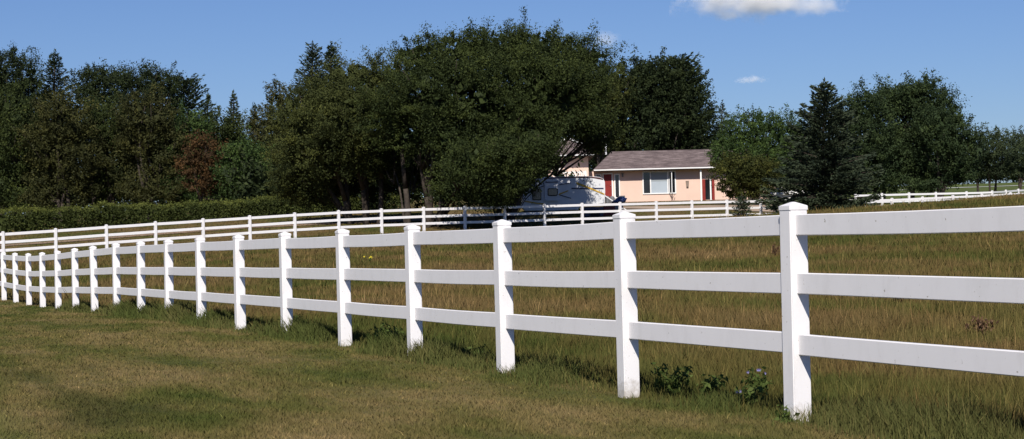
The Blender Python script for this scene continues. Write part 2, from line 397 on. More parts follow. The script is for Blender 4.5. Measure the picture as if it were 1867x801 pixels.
# ------------------------------------------------------------------ foliage generators
def rand_dirs(n):
    v = RNG.normal(size=(n, 3)); return v / np.linalg.norm(v, axis=1, keepdims=True)
def leaf_quads(C, size, asp=.42, up_bias=None):
    """C centres (n,3), size (n,), random orientation; returns (n*4,3)"""
    n = len(C); a = rand_dirs(n)
    if up_bias is not None:
        a = a + up_bias; a /= np.linalg.norm(a, axis=1, keepdims=True)
    b_ = np.cross(a, rand_dirs(n)); b_ /= np.linalg.norm(b_, axis=1, keepdims=True) + 1e-9
    s = size[:, None]
    q = np.stack([C - a * s * .5, C + b_ * s * asp * .5 + a * s * .05, C + a * s * .5, C - b_ * s * asp * .5 + a * s * .05], 1)
    return q.reshape(-1, 3)
def crown_from_lobes(lobes, leaf=.2, dens=1.0, clump=.55, inner=.35, spiky=.25, droop=0.0):
    """lobes: list of (centre, (rx,ry,rz)); leafy clumps over and inside each lobe"""
    Vs, Ts = [], []
    cs = np.array([l[0] for l in lobes]); rs = np.array([l[1] for l in lobes])
    for c_, r_ in lobes:
        c_ = np.array(c_); r_ = np.array(r_)
        area = 4 * PI * ((r_[0] * r_[1]) ** 1.6 / 3 + (r_[0] * r_[2]) ** 1.6 / 3 + (r_[1] * r_[2]) ** 1.6 / 3) ** (1 / 1.6)
        nc = int(area / (clump ** 2 * 1.6) * 1.6) + 6
        D = rand_dirs(nc); rad = 1.0 - np.abs(RNG.normal(0, .22, nc)); rad = np.clip(rad, .25, 1.04)
        lump = np.array([mnoise.noise(Vector(d_ * 1.9 + c_ * .37)) for d_ in D]) * .42
        pos = c_ + D * r_ * (rad * (1 + lump))[:, None]
        # drop clumps deep inside another lobe
        q = (((pos[:, None] - cs[None]) / rs[None]) ** 2).sum(-1).min(1)
        keep = (q > .38) | (RNG.random(nc) < .25)
        pos = pos[keep]; D = D[keep]; nc = len(pos)
        nl = int(44 * dens * (clump / .55) ** 2 / (leaf / .2) ** 2 * 1.0)
        csz = clump * RNG.uniform(.45, 1.25, nc)
        off = RNG.normal(size=(nc, nl, 3)) * .5
        off *= csz[:, None, None]
        off[:, :, 2] *= .7
        # some clumps become upward or outward sprays so the outline is ragged
        sp = RNG.random(nc) < spiky
        ax = D * .6 + np.array([0, 0, .8 - droop * 2.2]); ax /= np.linalg.norm(ax, axis=1, keepdims=True)
        t = RNG.uniform(-.4, 1.5, (nc, nl))
        off = np.where(sp[:, None, None], off * .38 + ax[:, None, :] * (t * csz[:, None])[:, :, None], off)
        C = (pos[:, None, :] + off).reshape(-1, 3)
        ct = RNG.normal(.47, .24, nc)
        T = np.clip(np.repeat(ct, nl) + RNG.normal(0, .09, nc * nl), 0, 1)
        sz = leaf * RNG.uniform(.6, 1.35, nc * nl)
        Vs.append(leaf_quads(C, sz)); Ts.append(T)
        # coarse inner foliage
        vol = 4.19 * r_[0] * r_[1] * r_[2]
        ni = int(inner * vol * 9)
        D2 = rand_dirs(ni); C2 = c_ + D2 * r_ * (RNG.random(ni) ** .5 * .78)[:, None]
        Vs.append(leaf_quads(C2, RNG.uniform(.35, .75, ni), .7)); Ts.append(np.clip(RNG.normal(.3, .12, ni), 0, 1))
    return np.concatenate(Vs), np.concatenate(Ts)
def limb(bm, a, b, ra, rb, wob=.12, n=6):
    a, b = Vector(a), Vector(b); Ln = (b - a).length; pts, rr = [], []
    o1 = Vector((random.uniform(-1, 1), random.uniform(-1, 1), random.uniform(-.3, .6))) * wob * Ln
    for i in range(n + 1):
        t = i / n; pts.append(a.lerp(b, t) + o1 * math.sin(PI * t) * .8); rr.append(ra * (1 - t) + rb * t)
    tube(bm, pts, rr)
    return pts
def px_lobes(lobes, depth):
    s = depth / F; out = []
    for lb in lobes:
        px, py, rx, ry = lb[:4]; dd = lb[4] if len(lb) > 4 else random.uniform(-.8, .8)
        w = W(px, py, depth + dd); out.append(((w.x, w.y, w.z), (rx * s * 1.10, (rx * .55 + ry * .45) * s, ry * s * 1.07)))
    return out
def broadleaf(name, label, cat, depth, stems, lobes, m, leaf=.17, dens=.95, clump=.68, inner=.35, spiky=.28, droop=0, group=None, tr=.16):
    bx = W(stems[0], 400, depth); bz = tz(bx.x, bx.y)
    root = empty(name, (bx.x, bx.y, bz), label, cat, group)
    LB = px_lobes(lobes, depth)
    bm = bmesh.new(); bases = []
    for sx in stems:
        w = W(sx, 400, depth + random.uniform(-.5, .5)); bases.append(Vector((w.x, w.y, tz(w.x, w.y) - .15)))
    for k, (c_, r_) in enumerate(LB):
        c_ = Vector(c_); b_ = min(bases, key=lambda q: abs(q.x - c_.x) + random.uniform(0, .8))
        fork = b_.lerp(Vector((c_.x, c_.y, c_.z)), .35); fork.x = b_.x + (c_.x - b_.x) * .2; fork.y = b_.y + (c_.y - b_.y) * .2
        thin = (.2 if r_[0] < 1.0 else .45) if k >= 8 and len(LB) > 10 else 1.0
        limb(bm, b_, fork, tr * random.uniform(.75, 1.1) * thin, tr * .7 * thin, .05)
        limb(bm, fork, c_ + Vector((0, 0, r_[2] * .5)), tr * .72 * thin, tr * .12, .1)
        for q in range(3):
            e = c_ + Vector((random.uniform(-.8, .8) * r_[0], random.uniform(-.8, .4) * r_[1], random.uniform(-.2, .8) * r_[2]))
            limb(bm, fork.lerp(c_, .45), e, tr * .35, tr * .06, .1, 4)
    bm_obj('trunk', bm, bark, root, True)
    V_, T_ = crown_from_lobes(LB, leaf, dens, clump, inner, spiky, droop)
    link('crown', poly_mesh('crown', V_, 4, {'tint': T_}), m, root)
    return root
def conifer(name, label, px, top, hw, depth, m, dens=1.0, power=.85, base_gap=.04, group=None, needle=.26, tops=1, rag=.18):
    w0 = W(px, 400, depth); bz = tz(w0.x, w0.y); wt_ = W(px, top, depth)
    H = wt_.z - bz; R = hw * depth / F
    bx, by = w0.x, w0.y
    root = empty(name, (bx, by, bz), label, 'tree', group)
    bm = bmesh.new(); tube(bm, [(bx, by, bz - .15), (bx + .02, by, bz + H * .5), (wt_.x, wt_.y, bz + H * .97)], [H * .022 + .03, H * .013, .015], 8)
    Cs, As, Ts = [], [], []
    z = base_gap * H; k = 0
    while z < H * .97:
        t = z / H; Rz = R * (1 - t) ** power * min(1, .72 + t * 3)
        nb = int(6 + Rz * 2.2); ph = RNG.random() * 6.28; bt = RNG.normal(.45, .14)
        for j in range(nb):
            a = ph + j * 2 * PI / nb + RNG.normal(0, .18); Ln = max(.15, Rz * min(1.3, 1 + RNG.normal(0, rag)))
            dr = -.32 + .9 * t + RNG.normal(0, .09)
            mm = max(4, int(Ln * 17 * dens))
            s = RNG.random(mm) ** .6 * Ln
            zz = z + s * dr + .22 * (s ** 2) / max(Ln, .5) * (.7)
            side = RNG.normal(0, .12 + .10 * Ln, mm) * (1.1 - s / Ln * .7)
            ca, sa = math.cos(a), math.sin(a)
            cx = bx + (wt_.x - bx) * t
            C = np.stack([cx + ca * s - sa * side, by + sa * s + ca * side, bz + zz - np.abs(side) * .35 + RNG.normal(0, .05, mm)], -1)
            dirv = np.stack([ca + -sa * side * 1.2, sa + ca * side * 1.2, np.full(mm, dr * .6 + .1)], -1) + RNG.normal(0, .28, (mm, 3))
            Cs.append(C); As.append(dirv); Ts.append(np.clip(RNG.normal(bt, .16, mm) + .12 * (s / Ln - .5), 0, 1))
            if j % 2 == 0 and Ln > .5:
                tube(bm, [(cx, by, bz + z), (cx + ca * Ln * .85, by + sa * Ln * .85, bz + z + Ln * .85 * dr + .12 * Ln)], [.025 + .008 * Ln, .008], 4)
        z += RNG.uniform(.16, .30) * (1 if H > 4 else .6); k += 1
    # leader tips
    for q in range(tops):
        ox = 0 if q == 0 else RNG.uniform(-.5, .5) * min(R * .3, .9); oz = 0 if q == 0 else -RNG.uniform(.3, .9)
        mm = 26; zz = RNG.uniform(-.7, .06, mm)
        Cs.append(np.stack([wt_.x + ox + RNG.normal(0, .05, mm) * (1 - zz * 2), wt_.y + RNG.normal(0, .06, mm), wt_.z + oz + zz], -1))
        As.append(RNG.normal(0, .5, (mm, 3)) + np.array([0, 0, 1.0])); Ts.append(np.full(mm, .5))
    bm_obj('trunk', bm, bark, root)
    C = np.concatenate(Cs); Av = np.concatenate(As); Av /= np.linalg.norm(Av, axis=1, keepdims=True); T = np.concatenate(Ts)
    nL = len(C); b_ = np.cross(Av, rand_dirs(nL)); b_ /= np.linalg.norm(b_, axis=1, keepdims=True)
    s = (needle * RNG.uniform(.6, 1.3, nL))[:, None]
    V_ = np.stack([C - Av * s * .5, C + b_ * s * .17, C + Av * s * .5, C - b_ * s * .17], 1).reshape(-1, 3)
    link('crown', poly_mesh('crown', V_, 4, {'tint': T}), m, root)
    return root

# ------------------------------------------------------------------ trees
GL = 'trees of the wood behind the hedge'
broadleaf('broadleaf_tree', 'tall dark tree cut by the left edge of the photo, rising behind the hedge', 'tree', 142, [5], [(-25,150,40,50),(8,128,30,34),(0,210,60,60),(-40,230,60,70)], M['dark'], group=GL)
broadleaf('broadleaf_tree', 'narrow dark treetop second from the left edge, between two taller pointed crowns', 'tree', 145, [52], [(50,135,24,32),(52,190,36,50),(55,260,50,60)], M['dark'], group=GL)
conifer('spruce_tree', 'dark spruce whose pointed tip is highest in the wood at far left', 100, 92, 62, 146, M['pine'], 1.3, .6, .1, GL, tops=4)
broadleaf('broadleaf_tree', 'dark round-topped tree just right of the highest spruce tip at far left', 'tree', 143, [170], [(160,160,30,28),(190,150,32,26),(170,225,60,60)], M['dark'], group=GL)
broadleaf('broadleaf_tree', 'broad dark tree with a flat wide top in the middle of the left wood', 'tree', 141, [260], [(232,152,36,28),(275,148,42,26),(300,165,30,28),(255,225,75,65)], M['dark'], group=GL)
conifer('pine_tree', 'dark layered pine closing the right end of the tall left wood', 335, 143, 78, 144, M['pine'], 1.5, .42, .1, GL, rag=.3, tops=5)
conifer('spruce_tree', 'small pointed spruce tip just right of the dark layered pine', 379, 167, 34, 152, M['spruce'], 1.2, .8, .1, GL)
conifer('spruce_tree', 'slim blue-green spruce standing alone against the sky left of the big willows', 426, 164, 44, 148, M['spruce'], 1.3, .8, .08, GL, rag=.12)
conifer('spruce_tree', 'shorter dark spruce tucked against the left flank of the willows', 464, 188, 40, 146, M['spruce'], 1.2, .75, .08, GL)
conifer('spruce_tree', 'tall dark spruce poking up behind the left shoulder of the willows', 570, 76, 66, 140, M['spruce'], 1.4, .6, .1, GL, rag=.25, tops=3)
conifer('spruce_tree', 'second spruce tip with upright cone-laden leaders behind the left shoulder of the willows', 604, 76, 52, 142, M['pine'], 1.4, .6, .1, GL, tops=5)
GF = 'bushy trees directly behind the hedge'
broadleaf('bushy_tree', 'dark bushy tree at the left edge directly behind the hedge', 'tree', 127, [25], [(10,200,55,45),(40,250,50,50),(15,290,60,55),(20,350,70,35)], M['willow_dark'], group=GF)
broadleaf('bushy_tree', 'olive-brown bushy tree behind the hedge below the highest spruce tip', 'tree', 125, [110, 125], [(115,215,50,42),(90,260,45,45),(130,285,55,50),(105,345,60,34)], M['olive'], group=GF, droop=.4)
broadleaf('bushy_tree', 'deep green tree behind the hedge, right of the olive-brown one', 'tree', 128, [205], [(190,235,42,45),(215,285,45,50),(190,345,50,34)], M['willow_dark'], group=GF)
broadleaf('bushy_tree', 'tall olive tree behind the hedge in the middle of the left wood', 'tree', 126, [270, 283], [(265,215,48,40),(255,265,42,45),(295,275,45,50),(270,340,55,36)], M['olive'], group=GF)
broadleaf('bushy_tree', 'green tree left of the rust-coloured shrub, behind the hedge', 'tree', 127, [330], [(340,235,38,34),(325,285,40,40),(330,340,42,32)], M['green'], group=GF)
broadleaf('bushy_tree', 'rust-red and orange leaved shrub tree among the green ones behind the hedge', 'tree', 122, [368], [(375,280,32,30),(358,300,30,26),(372,328,36,24)], M['rust'], group=GF, clump=.42, dens=.8)
broadleaf('bushy_tree', 'olive treetop rising behind the rust-red shrub', 'tree', 131, [405], [(398,235,36,28),(410,265,40,34),(390,300,45,50)], M['willow_dark'], group=GF)
broadleaf('bushy_tree', 'bright green rounded tree behind the hedge, right of the rust-red shrub', 'tree', 121, [445], [(445,290,42,34),(425,318,36,30),(465,325,40,34),(440,352,50,18)], M['green'], group=GF)
broadleaf('bushy_tree', 'brownish feathery tree with thin bare twigs on top, at the left foot of the willows', 'tree', 124, [505], [(510,190,24,38),(490,235,36,40),(525,240,36,44),(505,300,50,50),(520,345,50,26)], M['olive'], group=GF, spiky=.5, dens=.75, clump=.45)
GW = 'big willows overhanging the far fence'
broadleaf('willow_tree', 'left and lowest of the big willows, its olive dome sloping down towards the hedge', 'tree', 104, [640, 668, 690], [(592,185,50,34,0),(650,150,58,36,0),(560,215,58,52,-1),(640,215,75,60,-2.5),(715,165,55,55,1),(585,275,68,45,-1.5),(545,310,46,42,0),(660,280,55,30,-1),(600,330,70,36,3),(560,345,50,26,1),(670,330,50,34,4),(620,270,60,40,2)], M['willow'], .125, .95, .72, .75, .3, .3, GW, .2)
broadleaf('willow_tree', 'tall middle willow with pale split trunks and a hollow of shade beneath', 'tree', 101, [770, 782, 800, 742], [(765,115,52,42,0),(840,104,62,46,0),(905,92,58,40,0),(800,175,78,60,-2.5),(730,200,60,45,-1),(880,165,80,65,-3),(760,245,60,32,-1),(830,250,62,38,-3),(880,300,60,55,-3.5),(845,345,44,28,-3),(700,290,55,40,3),(760,310,60,40,5),(830,310,50,45,4),(862,300,48,34,-8),(925,292,46,34,-8.5)], M['willow_dark'], .125, .95, .72, .75, .28, .2, GW, .2)
broadleaf('willow_tree', 'right-hand willow, the highest and greenest, hanging over the trailer and house roof', 'tree', 101, [905, 925], [(970,92,58,42,0),(1035,104,52,38,0),(1078,110,32,34,0),(985,160,80,65,-2.5),(1055,170,55,58,-1),(940,225,65,52,-3.5),(1005,218,60,34,-2.5),(1060,215,38,34,-1),(925,295,50,50,-4),(962,275,42,44,-3),(900,345,56,30,-3.5),(955,320,26,26,-3),(900,250,60,50,0),(968,292,30,24,-2),(972,268,38,26,-8),(985,215,60,45,4.5),(955,250,50,45,6),(1010,180,55,45,5),(1086,264,20,28,2),(1098,238,20,28,1),(1070,246,22,16,1)], M['willow_dark'], .125, .95, .72, .75, .28, .1, GW, .2)
broadleaf('broadleaf_tree', 'leafy tree rising behind the left wing of the house', 'tree', 164, [1096], [(1085,200,50,50),(1082,250,36,30),(1110,170,40,45),(1105,260,30,24)], M['willow'], group='trees around the house', clump=.5)
GH = 'trees around the house'
broadleaf('broadleaf_tree', 'dark tree behind the house roof, left half of the big crown there', 'tree', 166, [1155], [(1150,150,46,42),(1130,200,50,60),(1185,170,48,55),(1160,240,70,45)], M['dark'], group=GH, leaf=.24, spiky=.4)
conifer('pine_tree', 'dark ragged pine behind the right half of the house roof', 1238, 108, 76, 168, M['pine'], 1.6, .38, .1, GH, .3, 6, .3)
broadleaf('broadleaf_tree', 'dark green tree bulging behind the right end of the house roof', 'tree', 167, [1215], [(1205,150,46,42),(1245,165,40,46),(1225,215,60,50),(1262,215,32,50)], M['dark'], group=GH, leaf=.24, spiky=.4)
conifer('spruce_tree', 'small wispy spruce against the sky between the house trees and the leafy garden tree', 1317, 184, 36, 170, M['spruce'], 1.0, .7, .1, GH, rag=.3)
broadleaf('broadleaf_tree', 'rounded green garden tree covering the right end of the house', 'tree', 134, [1372], [(1372,238,42,34),(1345,270,40,32),(1400,262,34,42),(1375,300,55,32),(1325,285,30,26)], M['green'], group=GH, clump=.45, leaf=.17)
broadleaf('broadleaf_tree', 'green tree filling the gap between the garden tree and the big spruce', 'tree', 139, [1445], [(1440,240,26,28),(1452,280,40,45),(1440,325,36,34)], M['green'], group=GH)
broadleaf('willow_shrub', 'low feathery willow shrub in front of the garden tree by the house entry', 'shrub', 124, [1352, 1362, 1371], [(1360,308,44,22),(1335,318,34,26),(1385,320,34,28),(1360,340,38,22),(1388,346,26,16),(1338,346,22,14)], M['shrub'], .14, 1.2, .38, .5, .45, .2, None, .06)
conifer('spruce_tree', 'large broad blue-green spruce standing in front of the far fence, right of the house', 1503, 146, 116, 103.5, M['spruce'], 3.2, .84, .03, None, .25, 2, .2)
conifer('juniper_bush', 'small conical juniper in front of the far fence near the house entry', 1354, 355, 24, 104.5, M['spruce'], 2.4, .6, .02, None, .16, 2, .2)
GP = 'clump of poplars beside the road'
broadleaf('poplar_tree', 'leftmost poplar of the right-hand clump, against the big spruce', 'tree', 131, [1600, 1612], [(1575,315,36,22),(1560,225,34,34),(1590,200,40,34),(1625,185,34,28),(1585,255,44,45),(1610,290,46,46),(1590,335,46,18)], M['poplar'], group=GP, spiky=.4, dens=1.3, inner=.6)
broadleaf('poplar_tree', 'tallest poplar of the right-hand clump', 'tree', 132, [1650, 1664], [(1655,185,44,32),(1692,185,46,34),(1660,245,55,50),(1660,305,55,34),(1715,205,34,34)], M['poplar'], group=GP, spiky=.4, dens=1.3, inner=.6)
broadleaf('poplar_tree', 'poplar on the right slope of the right-hand clump', 'tree', 130, [1702, 1713], [(1690,335,40,14),(1710,240,42,44),(1742,245,32,32),(1720,295,46,38),(1765,275,26,32),(1745,318,30,14)], M['poplar'], group=GP, spiky=.35, dens=1.3, inner=.6)
broadleaf('slender_tree', 'pale slender tree with twisted thin trunks beside the road', 'tree', 150, [1784, 1794, 1806, 1815], [(1772,272,30,32),(1800,268,32,28),(1825,275,32,30),(1785,302,34,20),(1820,305,30,16)], M['pale'], group=GP, clump=.5, dens=.85, tr=.11, inner=.2)
broadleaf('slender_tree', 'pale tree cut by the right edge of the photo', 'tree', 158, [1862], [(1848,276,30,30),(1885,270,34,34),(1860,303,42,22)], M['pale'], group=GP, clump=.5, dens=.85, tr=.12)

# ------------------------------------------------------------------ thicket filling the wood
def thicket(name, spans, m, seed):
    lob = []
    r_ = random.Random(seed)
    for (xa, xb, ya, yb, da, db, step) in spans:
        q = xa
        while q < xb:
            t = (q - xa) / (xb - xa); d_ = da + (db - da) * t + r_.uniform(-3, 3)
            w_ = W(q, 400, d_); g_ = tz(w_.x, w_.y); tp = W(q, ya + (yb - ya) * t + r_.uniform(-14, 14), d_).z
            hh = (tp - g_) / 2
            lob.append(((w_.x, w_.y, g_ + hh), (step * d_ / F * .9, step * d_ / F * .8, hh)))
            q += step * r_.uniform(.8, 1.1)
    V_, T_ = crown_from_lobes(lob, .34, .5, .8, .5, .2)
    o_ = link(name, poly_mesh(name, V_, 4, {'tint': T_}), m); o_['kind'] = 'stuff'
thicket('thicket', [(-160, 520, 255, 265, 152, 156, 55), (470, 640, 235, 210, 134, 134, 55), (560, 1000, 190, 160, 134, 132, 60), (470, 1010, 290, 290, 121, 121, 50)], M['dark'], 3)
thicket('far_woods', [(980, 1330, 215, 230, 185, 188, 60), (1400, 1720, 250, 270, 190, 200, 60), (1700, 2050, 292, 288, 236, 240, 50)], M['dark'], 4)

# ------------------------------------------------------------------ hedge
def vnz(t):
    g_ = np.random.default_rng(4).random(512); i_ = np.floor(t).astype(int); f_ = t - i_; f_ = f_ * f_ * (3 - 2 * f_)
    return g_[i_ % 512] * (1 - f_) + g_[(i_ + 1) % 512] * f_
def hedge():
    pts = [(-160,113),(0,105.5),(180,108.5),(350,112),(520,115.5),(640,118),(720,120)]
    tops = [(-160,397),(0,389),(180,375.5),(350,369.5),(520,361.5),(640,359),(720,358)]
    root_xy = XYd(0, 105.5)
    root = empty('hedge', (root_xy[0], root_xy[1], tz(*root_xy)), 'long clipped green hedge running behind the far fence in front of the left wood', 'hedge')
    Vs, Ts = [], []; bm = bmesh.new()
    for k in range(len(pts) - 1):
        a = W(pts[k][0], tops[k][1], pts[k][1]); b_ = W(pts[k + 1][0], tops[k + 1][1], pts[k + 1][1])
        Ln = (b_ - a).length; tn = (b_ - a).normalized(); nn = Vector((-tn.y, tn.x, 0)).normalized()
        N = int(Ln * 850)
        s = RNG.random(N); which = RNG.random(N); wd = 1.5
        off = np.where(which < .45, RNG.uniform(-wd / 2, wd / 2, N), np.where(which < .92, -wd / 2, wd / 2)) + RNG.normal(0, .07, N)
        X = a.x + (b_.x - a.x) * s + nn.x * off; Y = a.y + (b_.y - a.y) * s + nn.y * off
        zt = a.z + (b_.z - a.z) * s + .10 * np.sin(s * Ln * .7 + k) + (vnz(s * Ln + k * 31.0) - .5) * .22
        zb = TZ(X, Y)
        h = np.where(which < .45, 1.0, RNG.random(N) ** .8)
        round_ = np.clip(np.abs(off) / (wd / 2), 0, 1) ** 4 * .18
        Zz = zb + (zt - zb - np.where(which < .45, round_, .1)) * h + RNG.normal(0, .06, N)
        spr = (which < .45) & (RNG.random(N) < .14); Zz = Zz + np.where(spr, RNG.uniform(0, .24, N), 0)
        C = np.stack([X, Y, Zz], -1)
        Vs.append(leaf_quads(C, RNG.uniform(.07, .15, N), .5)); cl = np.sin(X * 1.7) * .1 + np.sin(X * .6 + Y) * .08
        Ts.append(np.clip(RNG.normal(.42, .2, N) + cl + np.where(which < .45, .42, -.14), 0, 1))  # sunlit top and shaded sides painted into the leaf tint
        NI = int(Ln * 90); s = RNG.random(NI); off = RNG.uniform(-.6, .6, NI)
        X = a.x + (b_.x - a.x) * s + nn.x * off; Y = a.y + (b_.y - a.y) * s + nn.y * off; zb = TZ(X, Y); zt = a.z + (b_.z - a.z) * s
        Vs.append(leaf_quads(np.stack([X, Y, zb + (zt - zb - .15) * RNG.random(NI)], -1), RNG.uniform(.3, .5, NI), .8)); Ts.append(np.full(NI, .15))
        for q in range(int(Ln / .6)):
            t = q * .6 / Ln; x_ = a.x + (b_.x - a.x) * t; y_ = a.y + (b_.y - a.y) * t; z0 = tz(x_, y_)
            tube(bm, [(x_, y_, z0 - .05), (x_ + random.uniform(-.1, .1), y_, z0 + .8)], [.03, .012], 5)
    bm_obj('stems', bm, bark, root)['kind'] = 'stuff'
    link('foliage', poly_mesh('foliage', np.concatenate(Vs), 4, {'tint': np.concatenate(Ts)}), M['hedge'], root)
hedge()

# ------------------------------------------------------------------ house
stucco = simple('stucco', (.70, .505, .415), .9, .15, .05, .8, bump=.15)
white = simple('white_paint', (.78, .77, .76), .5, .3, .04, 2)
redp = simple('red_paint', (.22, .022, .018), .5, .3, .15, 2)
dark_glass = simple('dark_glass', (.012, .013, .016), .08, .6, .2, 1)
blind = simple('window_blind', (.40, .45, .50), .25, .5, .05, 1)
greym = simple('grey_metal', (.16, .16, .17), .5, .4, .2, 3)
black = simple('black_rubber', (.015, .015, .016), .8, .2, .3, 4)
m_roof, nt = mat('shingles'); p, o = principled(nt, rough=.92, spec=.1)
tc = nt.nodes.new('ShaderNodeTexCoord'); vv = mapping(nt, tc.outputs['Object'], (1, 2.2, 2.2))
br = nt.nodes.new('ShaderNodeTexBrick'); br.inputs['Scale'].default_value = 1.0; nt.links.new(mapping(nt, tc.outputs['Object'], (1, 1, 1)), br.inputs['Vector'])
br.inputs['Brick Width'].default_value = .45; br.inputs['Row Height'].default_value = .16; br.inputs['Mortar Size'].default_value = .012
br.inputs['Color1'].default_value = (.125, .098, .090, 1); br.inputs['Color2'].default_value = (.235, .185, .168, 1); br.inputs['Mortar'].default_value = (.07, .055, .05, 1)
br.inputs['Bias'].default_value = -.1
cc = mixc(nt, .7, br.outputs[0], ramp(nt, noise(nt, mapping(nt, tc.outputs['Object'], (.8, 2.2, 4)), 1.3, 5, .8), [(.36, (.085, .068, .066)), (.5, (.165, .132, .125)), (.64, (.33, .27, .25))]))
nt.links.new(mixc(nt, 1.0, cc, (.80, .77, .80), 'MULTIPLY'), p.inputs['Base Color'])

YF = 150.0
def HX(px, y=YF): return W(px, 330, y).x
def HZ(py, px=1200, y=YF):  # image height read at column px
    return W(px, py, y / 1.0).z
base = HZ(369.5, 1200) - .1
zg = tz(HX(1200), YF)
house = empty('house', (HX(1200), YF + 4, zg), 'pink stucco bungalow with brown shingle roof, red doors and a wide picture window', 'house')
xl, xr = HX(1070), HX(1426)
eave = HZ(310.2, 1200); zb = min(base, zg) - .3
bm = bmesh.new()
box(bm, xl, xr, YF, YF + 8.6, zb, eave)
xw0, xw1 = HX(1000, 144), HX(1073.5, 144); YW = 144.0
we = W(1050, 285.5, YW).z
box(bm, xw0, xw1, YW, YF + 5, zb, we)
bm_obj('wall', bm, stucco, house)
def hip(bm, x0, x1, y0, y1, ze, zr, hx0, hx1, along='x', th=.14):
    yr = (y0 + y1) / 2
    e = [(x0, y0), (x1, y0), (x1, y1), (x0, y1)]
    lo = [bm.verts.new((a, b_, ze - th)) for a, b_ in e]; hi = [bm.verts.new((a, b_, ze)) for a, b_ in e]
    if along == 'x':
        r = [bm.verts.new((x0 + hx0, yr, zr)), bm.verts.new((x1 - hx1, yr, zr))]
        bm.faces.new((hi[0], hi[1], r[1], r[0])); bm.faces.new((hi[2], hi[3], r[0], r[1])); bm.faces.new((hi[3], hi[0], r[0])); bm.faces.new((hi[1], hi[2], r[1]))
    else:
        xm = (x0 + x1) / 2; r = [bm.verts.new((xm, y0 + hx0, zr)), bm.verts.new((xm, y1 - hx1, zr))]
        bm.faces.new((hi[0], hi[1], r[0])); bm.faces.new((hi[1], hi[2], r[1], r[0])); bm.faces.new((hi[2], hi[3], r[1])); bm.faces.new((hi[3], hi[0], r[0], r[1]))
    for k in range(4): bm.faces.new((lo[k], lo[(k + 1) % 4], hi[(k + 1) % 4], hi[k]))
    bm.faces.new(lo[::-1])
ov = .85
bm = bmesh.new(); zr = W(1200, 274.5, YF + 4.3).z
hip(bm, HX(1083.5, YF - ov), HX(1434, YF - ov), YF - ov, YF + 9.4, eave + .12, zr, 1.75, 1.2)
bm_obj('roof', bm, m_roof, house)
bm = bmesh.new()
zr2 = W(1050, 254, YW + 5).z
hip(bm, xw0 - .8, xw1 + .42, YW - .9, YF + 6, we + .1, zr2, 3.0, 3.0, 'y')
bm_obj('roof', bm, m_roof, house)
bm = bmesh.new()
e0 = HX(1083.5, YF - ov); e1 = HX(1434, YF - ov)
box(bm, e0 - .02, e1 + .02, YF - ov - .06, YF - ov - .004, eave + .03, eave + .125)
box(bm, xw0 - .82, xw1 + .44, YW - .96, YW - .904, we + .02, we + .11)
bm_obj('gutter', bm, white, house)
# little gabled dormer with a white rake board
bm = bmesh.new(); dx = HX(1036, YW + 1.6)
dz = W(1036, 266, YW + 1.6).z
box(bm, dx - 1.2, dx + 1.2, YW + 1.6, YW + 4.5, dz - .5, dz + .0)
prism(bm, [(dx - 1.4, dz), (dx + 1.4, dz), (dx, dz + .55)], YW + 1.3, YW + 4.5)
dm = bm_obj('dormer', bm, m_roof, house)
bm = bmesh.new()
for sgn in (-1, 1):
    prism(bm, [(dx + sgn * 1.42, dz - .02), (dx + sgn * .02, dz + .53), (dx + sgn * .02, dz + .66), (dx + sgn * 1.46, dz + .10)], YW + 1.18, YW + 1.28)
bm_obj('fascia', bm, white, dm)
# vent pipe
vx = HX(1106, YF + 3); bm = bmesh.new()
z1, z0 = W(1106, 251, YF + 3).z, W(1106, 282, YF + 3).z
tube(bm, [(vx, YF + 3, z0), (vx, YF + 3, z1)], [.075, .075], 10); tube(bm, [(vx, YF + 3, z1 + .02), (vx, YF + 3, z1 + .14), (vx, YF + 3, z1 + .22)], [.13, .13, .03], 10)
bm_obj('vent_pipe', bm, white, house)
def rect(px0, py0, px1, py1, y=YF):
    a = W(px0, py0, y); b_ = W(px1, py1, y); c_ = W((px0 + px1) / 2, (py0 + py1) / 2, y)
    return a.x, b_.x, min(a.z, b_.z) if False else c_.z - (b_.x - a.x) * 0 - (py1 - py0) / 2 * y / F, c_.z + (py1 - py0) / 2 * y / F
def frame(bm, x0, x1, z0, z1, y, t=.07, dep=.06, bars=()):
    box(bm, x0 - t, x1 + t, y - dep, y + .02, z1, z1 + t); box(bm, x0 - t, x1 + t, y - dep, y + .02, z0 - t, z0)
    box(bm, x0 - t, x0, y - dep, y + .02, z0, z1); box(bm, x1, x1 + t, y - dep, y + .02, z0, z1)
    for b_ in bars: box(bm, b_ - t / 2, b_ + t / 2, y - dep + .005, y + .02, z0, z1)
def pane(parent, x0, x1, z0, z1, y, m, name='pane'):
    bm = bmesh.new(); box(bm, x0, x1, y - .012, y + .01, z0, z1); return bm_obj(name, bm, m, parent)
# picture window
x0, x1, z0, z1 = rect(1173, 314, 1231, 352)
b1, b2 = HX(1186), HX(1217.5)
bm = bmesh.new(); frame(bm, x0, x1, z0, z1, YF, .09, .07, (b1, b2)); win = bm_obj('window', bm, white, house)
pane(win, x0, b1 - .045, z0, z1, YF - .01, dark_glass)
zm = z0 + (z1 - z0) * .55
pane(win, b1 + .045, b2 - .045, z0, zm, YF - .01, blind)
bl2 = simple('blind_grey', (.30, .33, .35), .4, .4, .05, 1); pane(win, b1 + .045, b2 - .045, zm + .003, z1, YF - .014, bl2, 'blind')  # upper blind, a darker grey than the pane below
pane(win, b2 + .045, x1, z0, z1, YF - .01, dark_glass)
# open casement
bm = bmesh.new(); cxm = HX(1222.5); ow = .5
frame(bm, 0, ow, 0, z1 - z0, 0, .05, .04)
cs = bm_obj('casement', bm, white, win); cs.matrix_world = Matrix.Translation((cxm - .1, YF - .08, z0)) @ Matrix.Rotation(-math.radians(72), 4, 'Z')
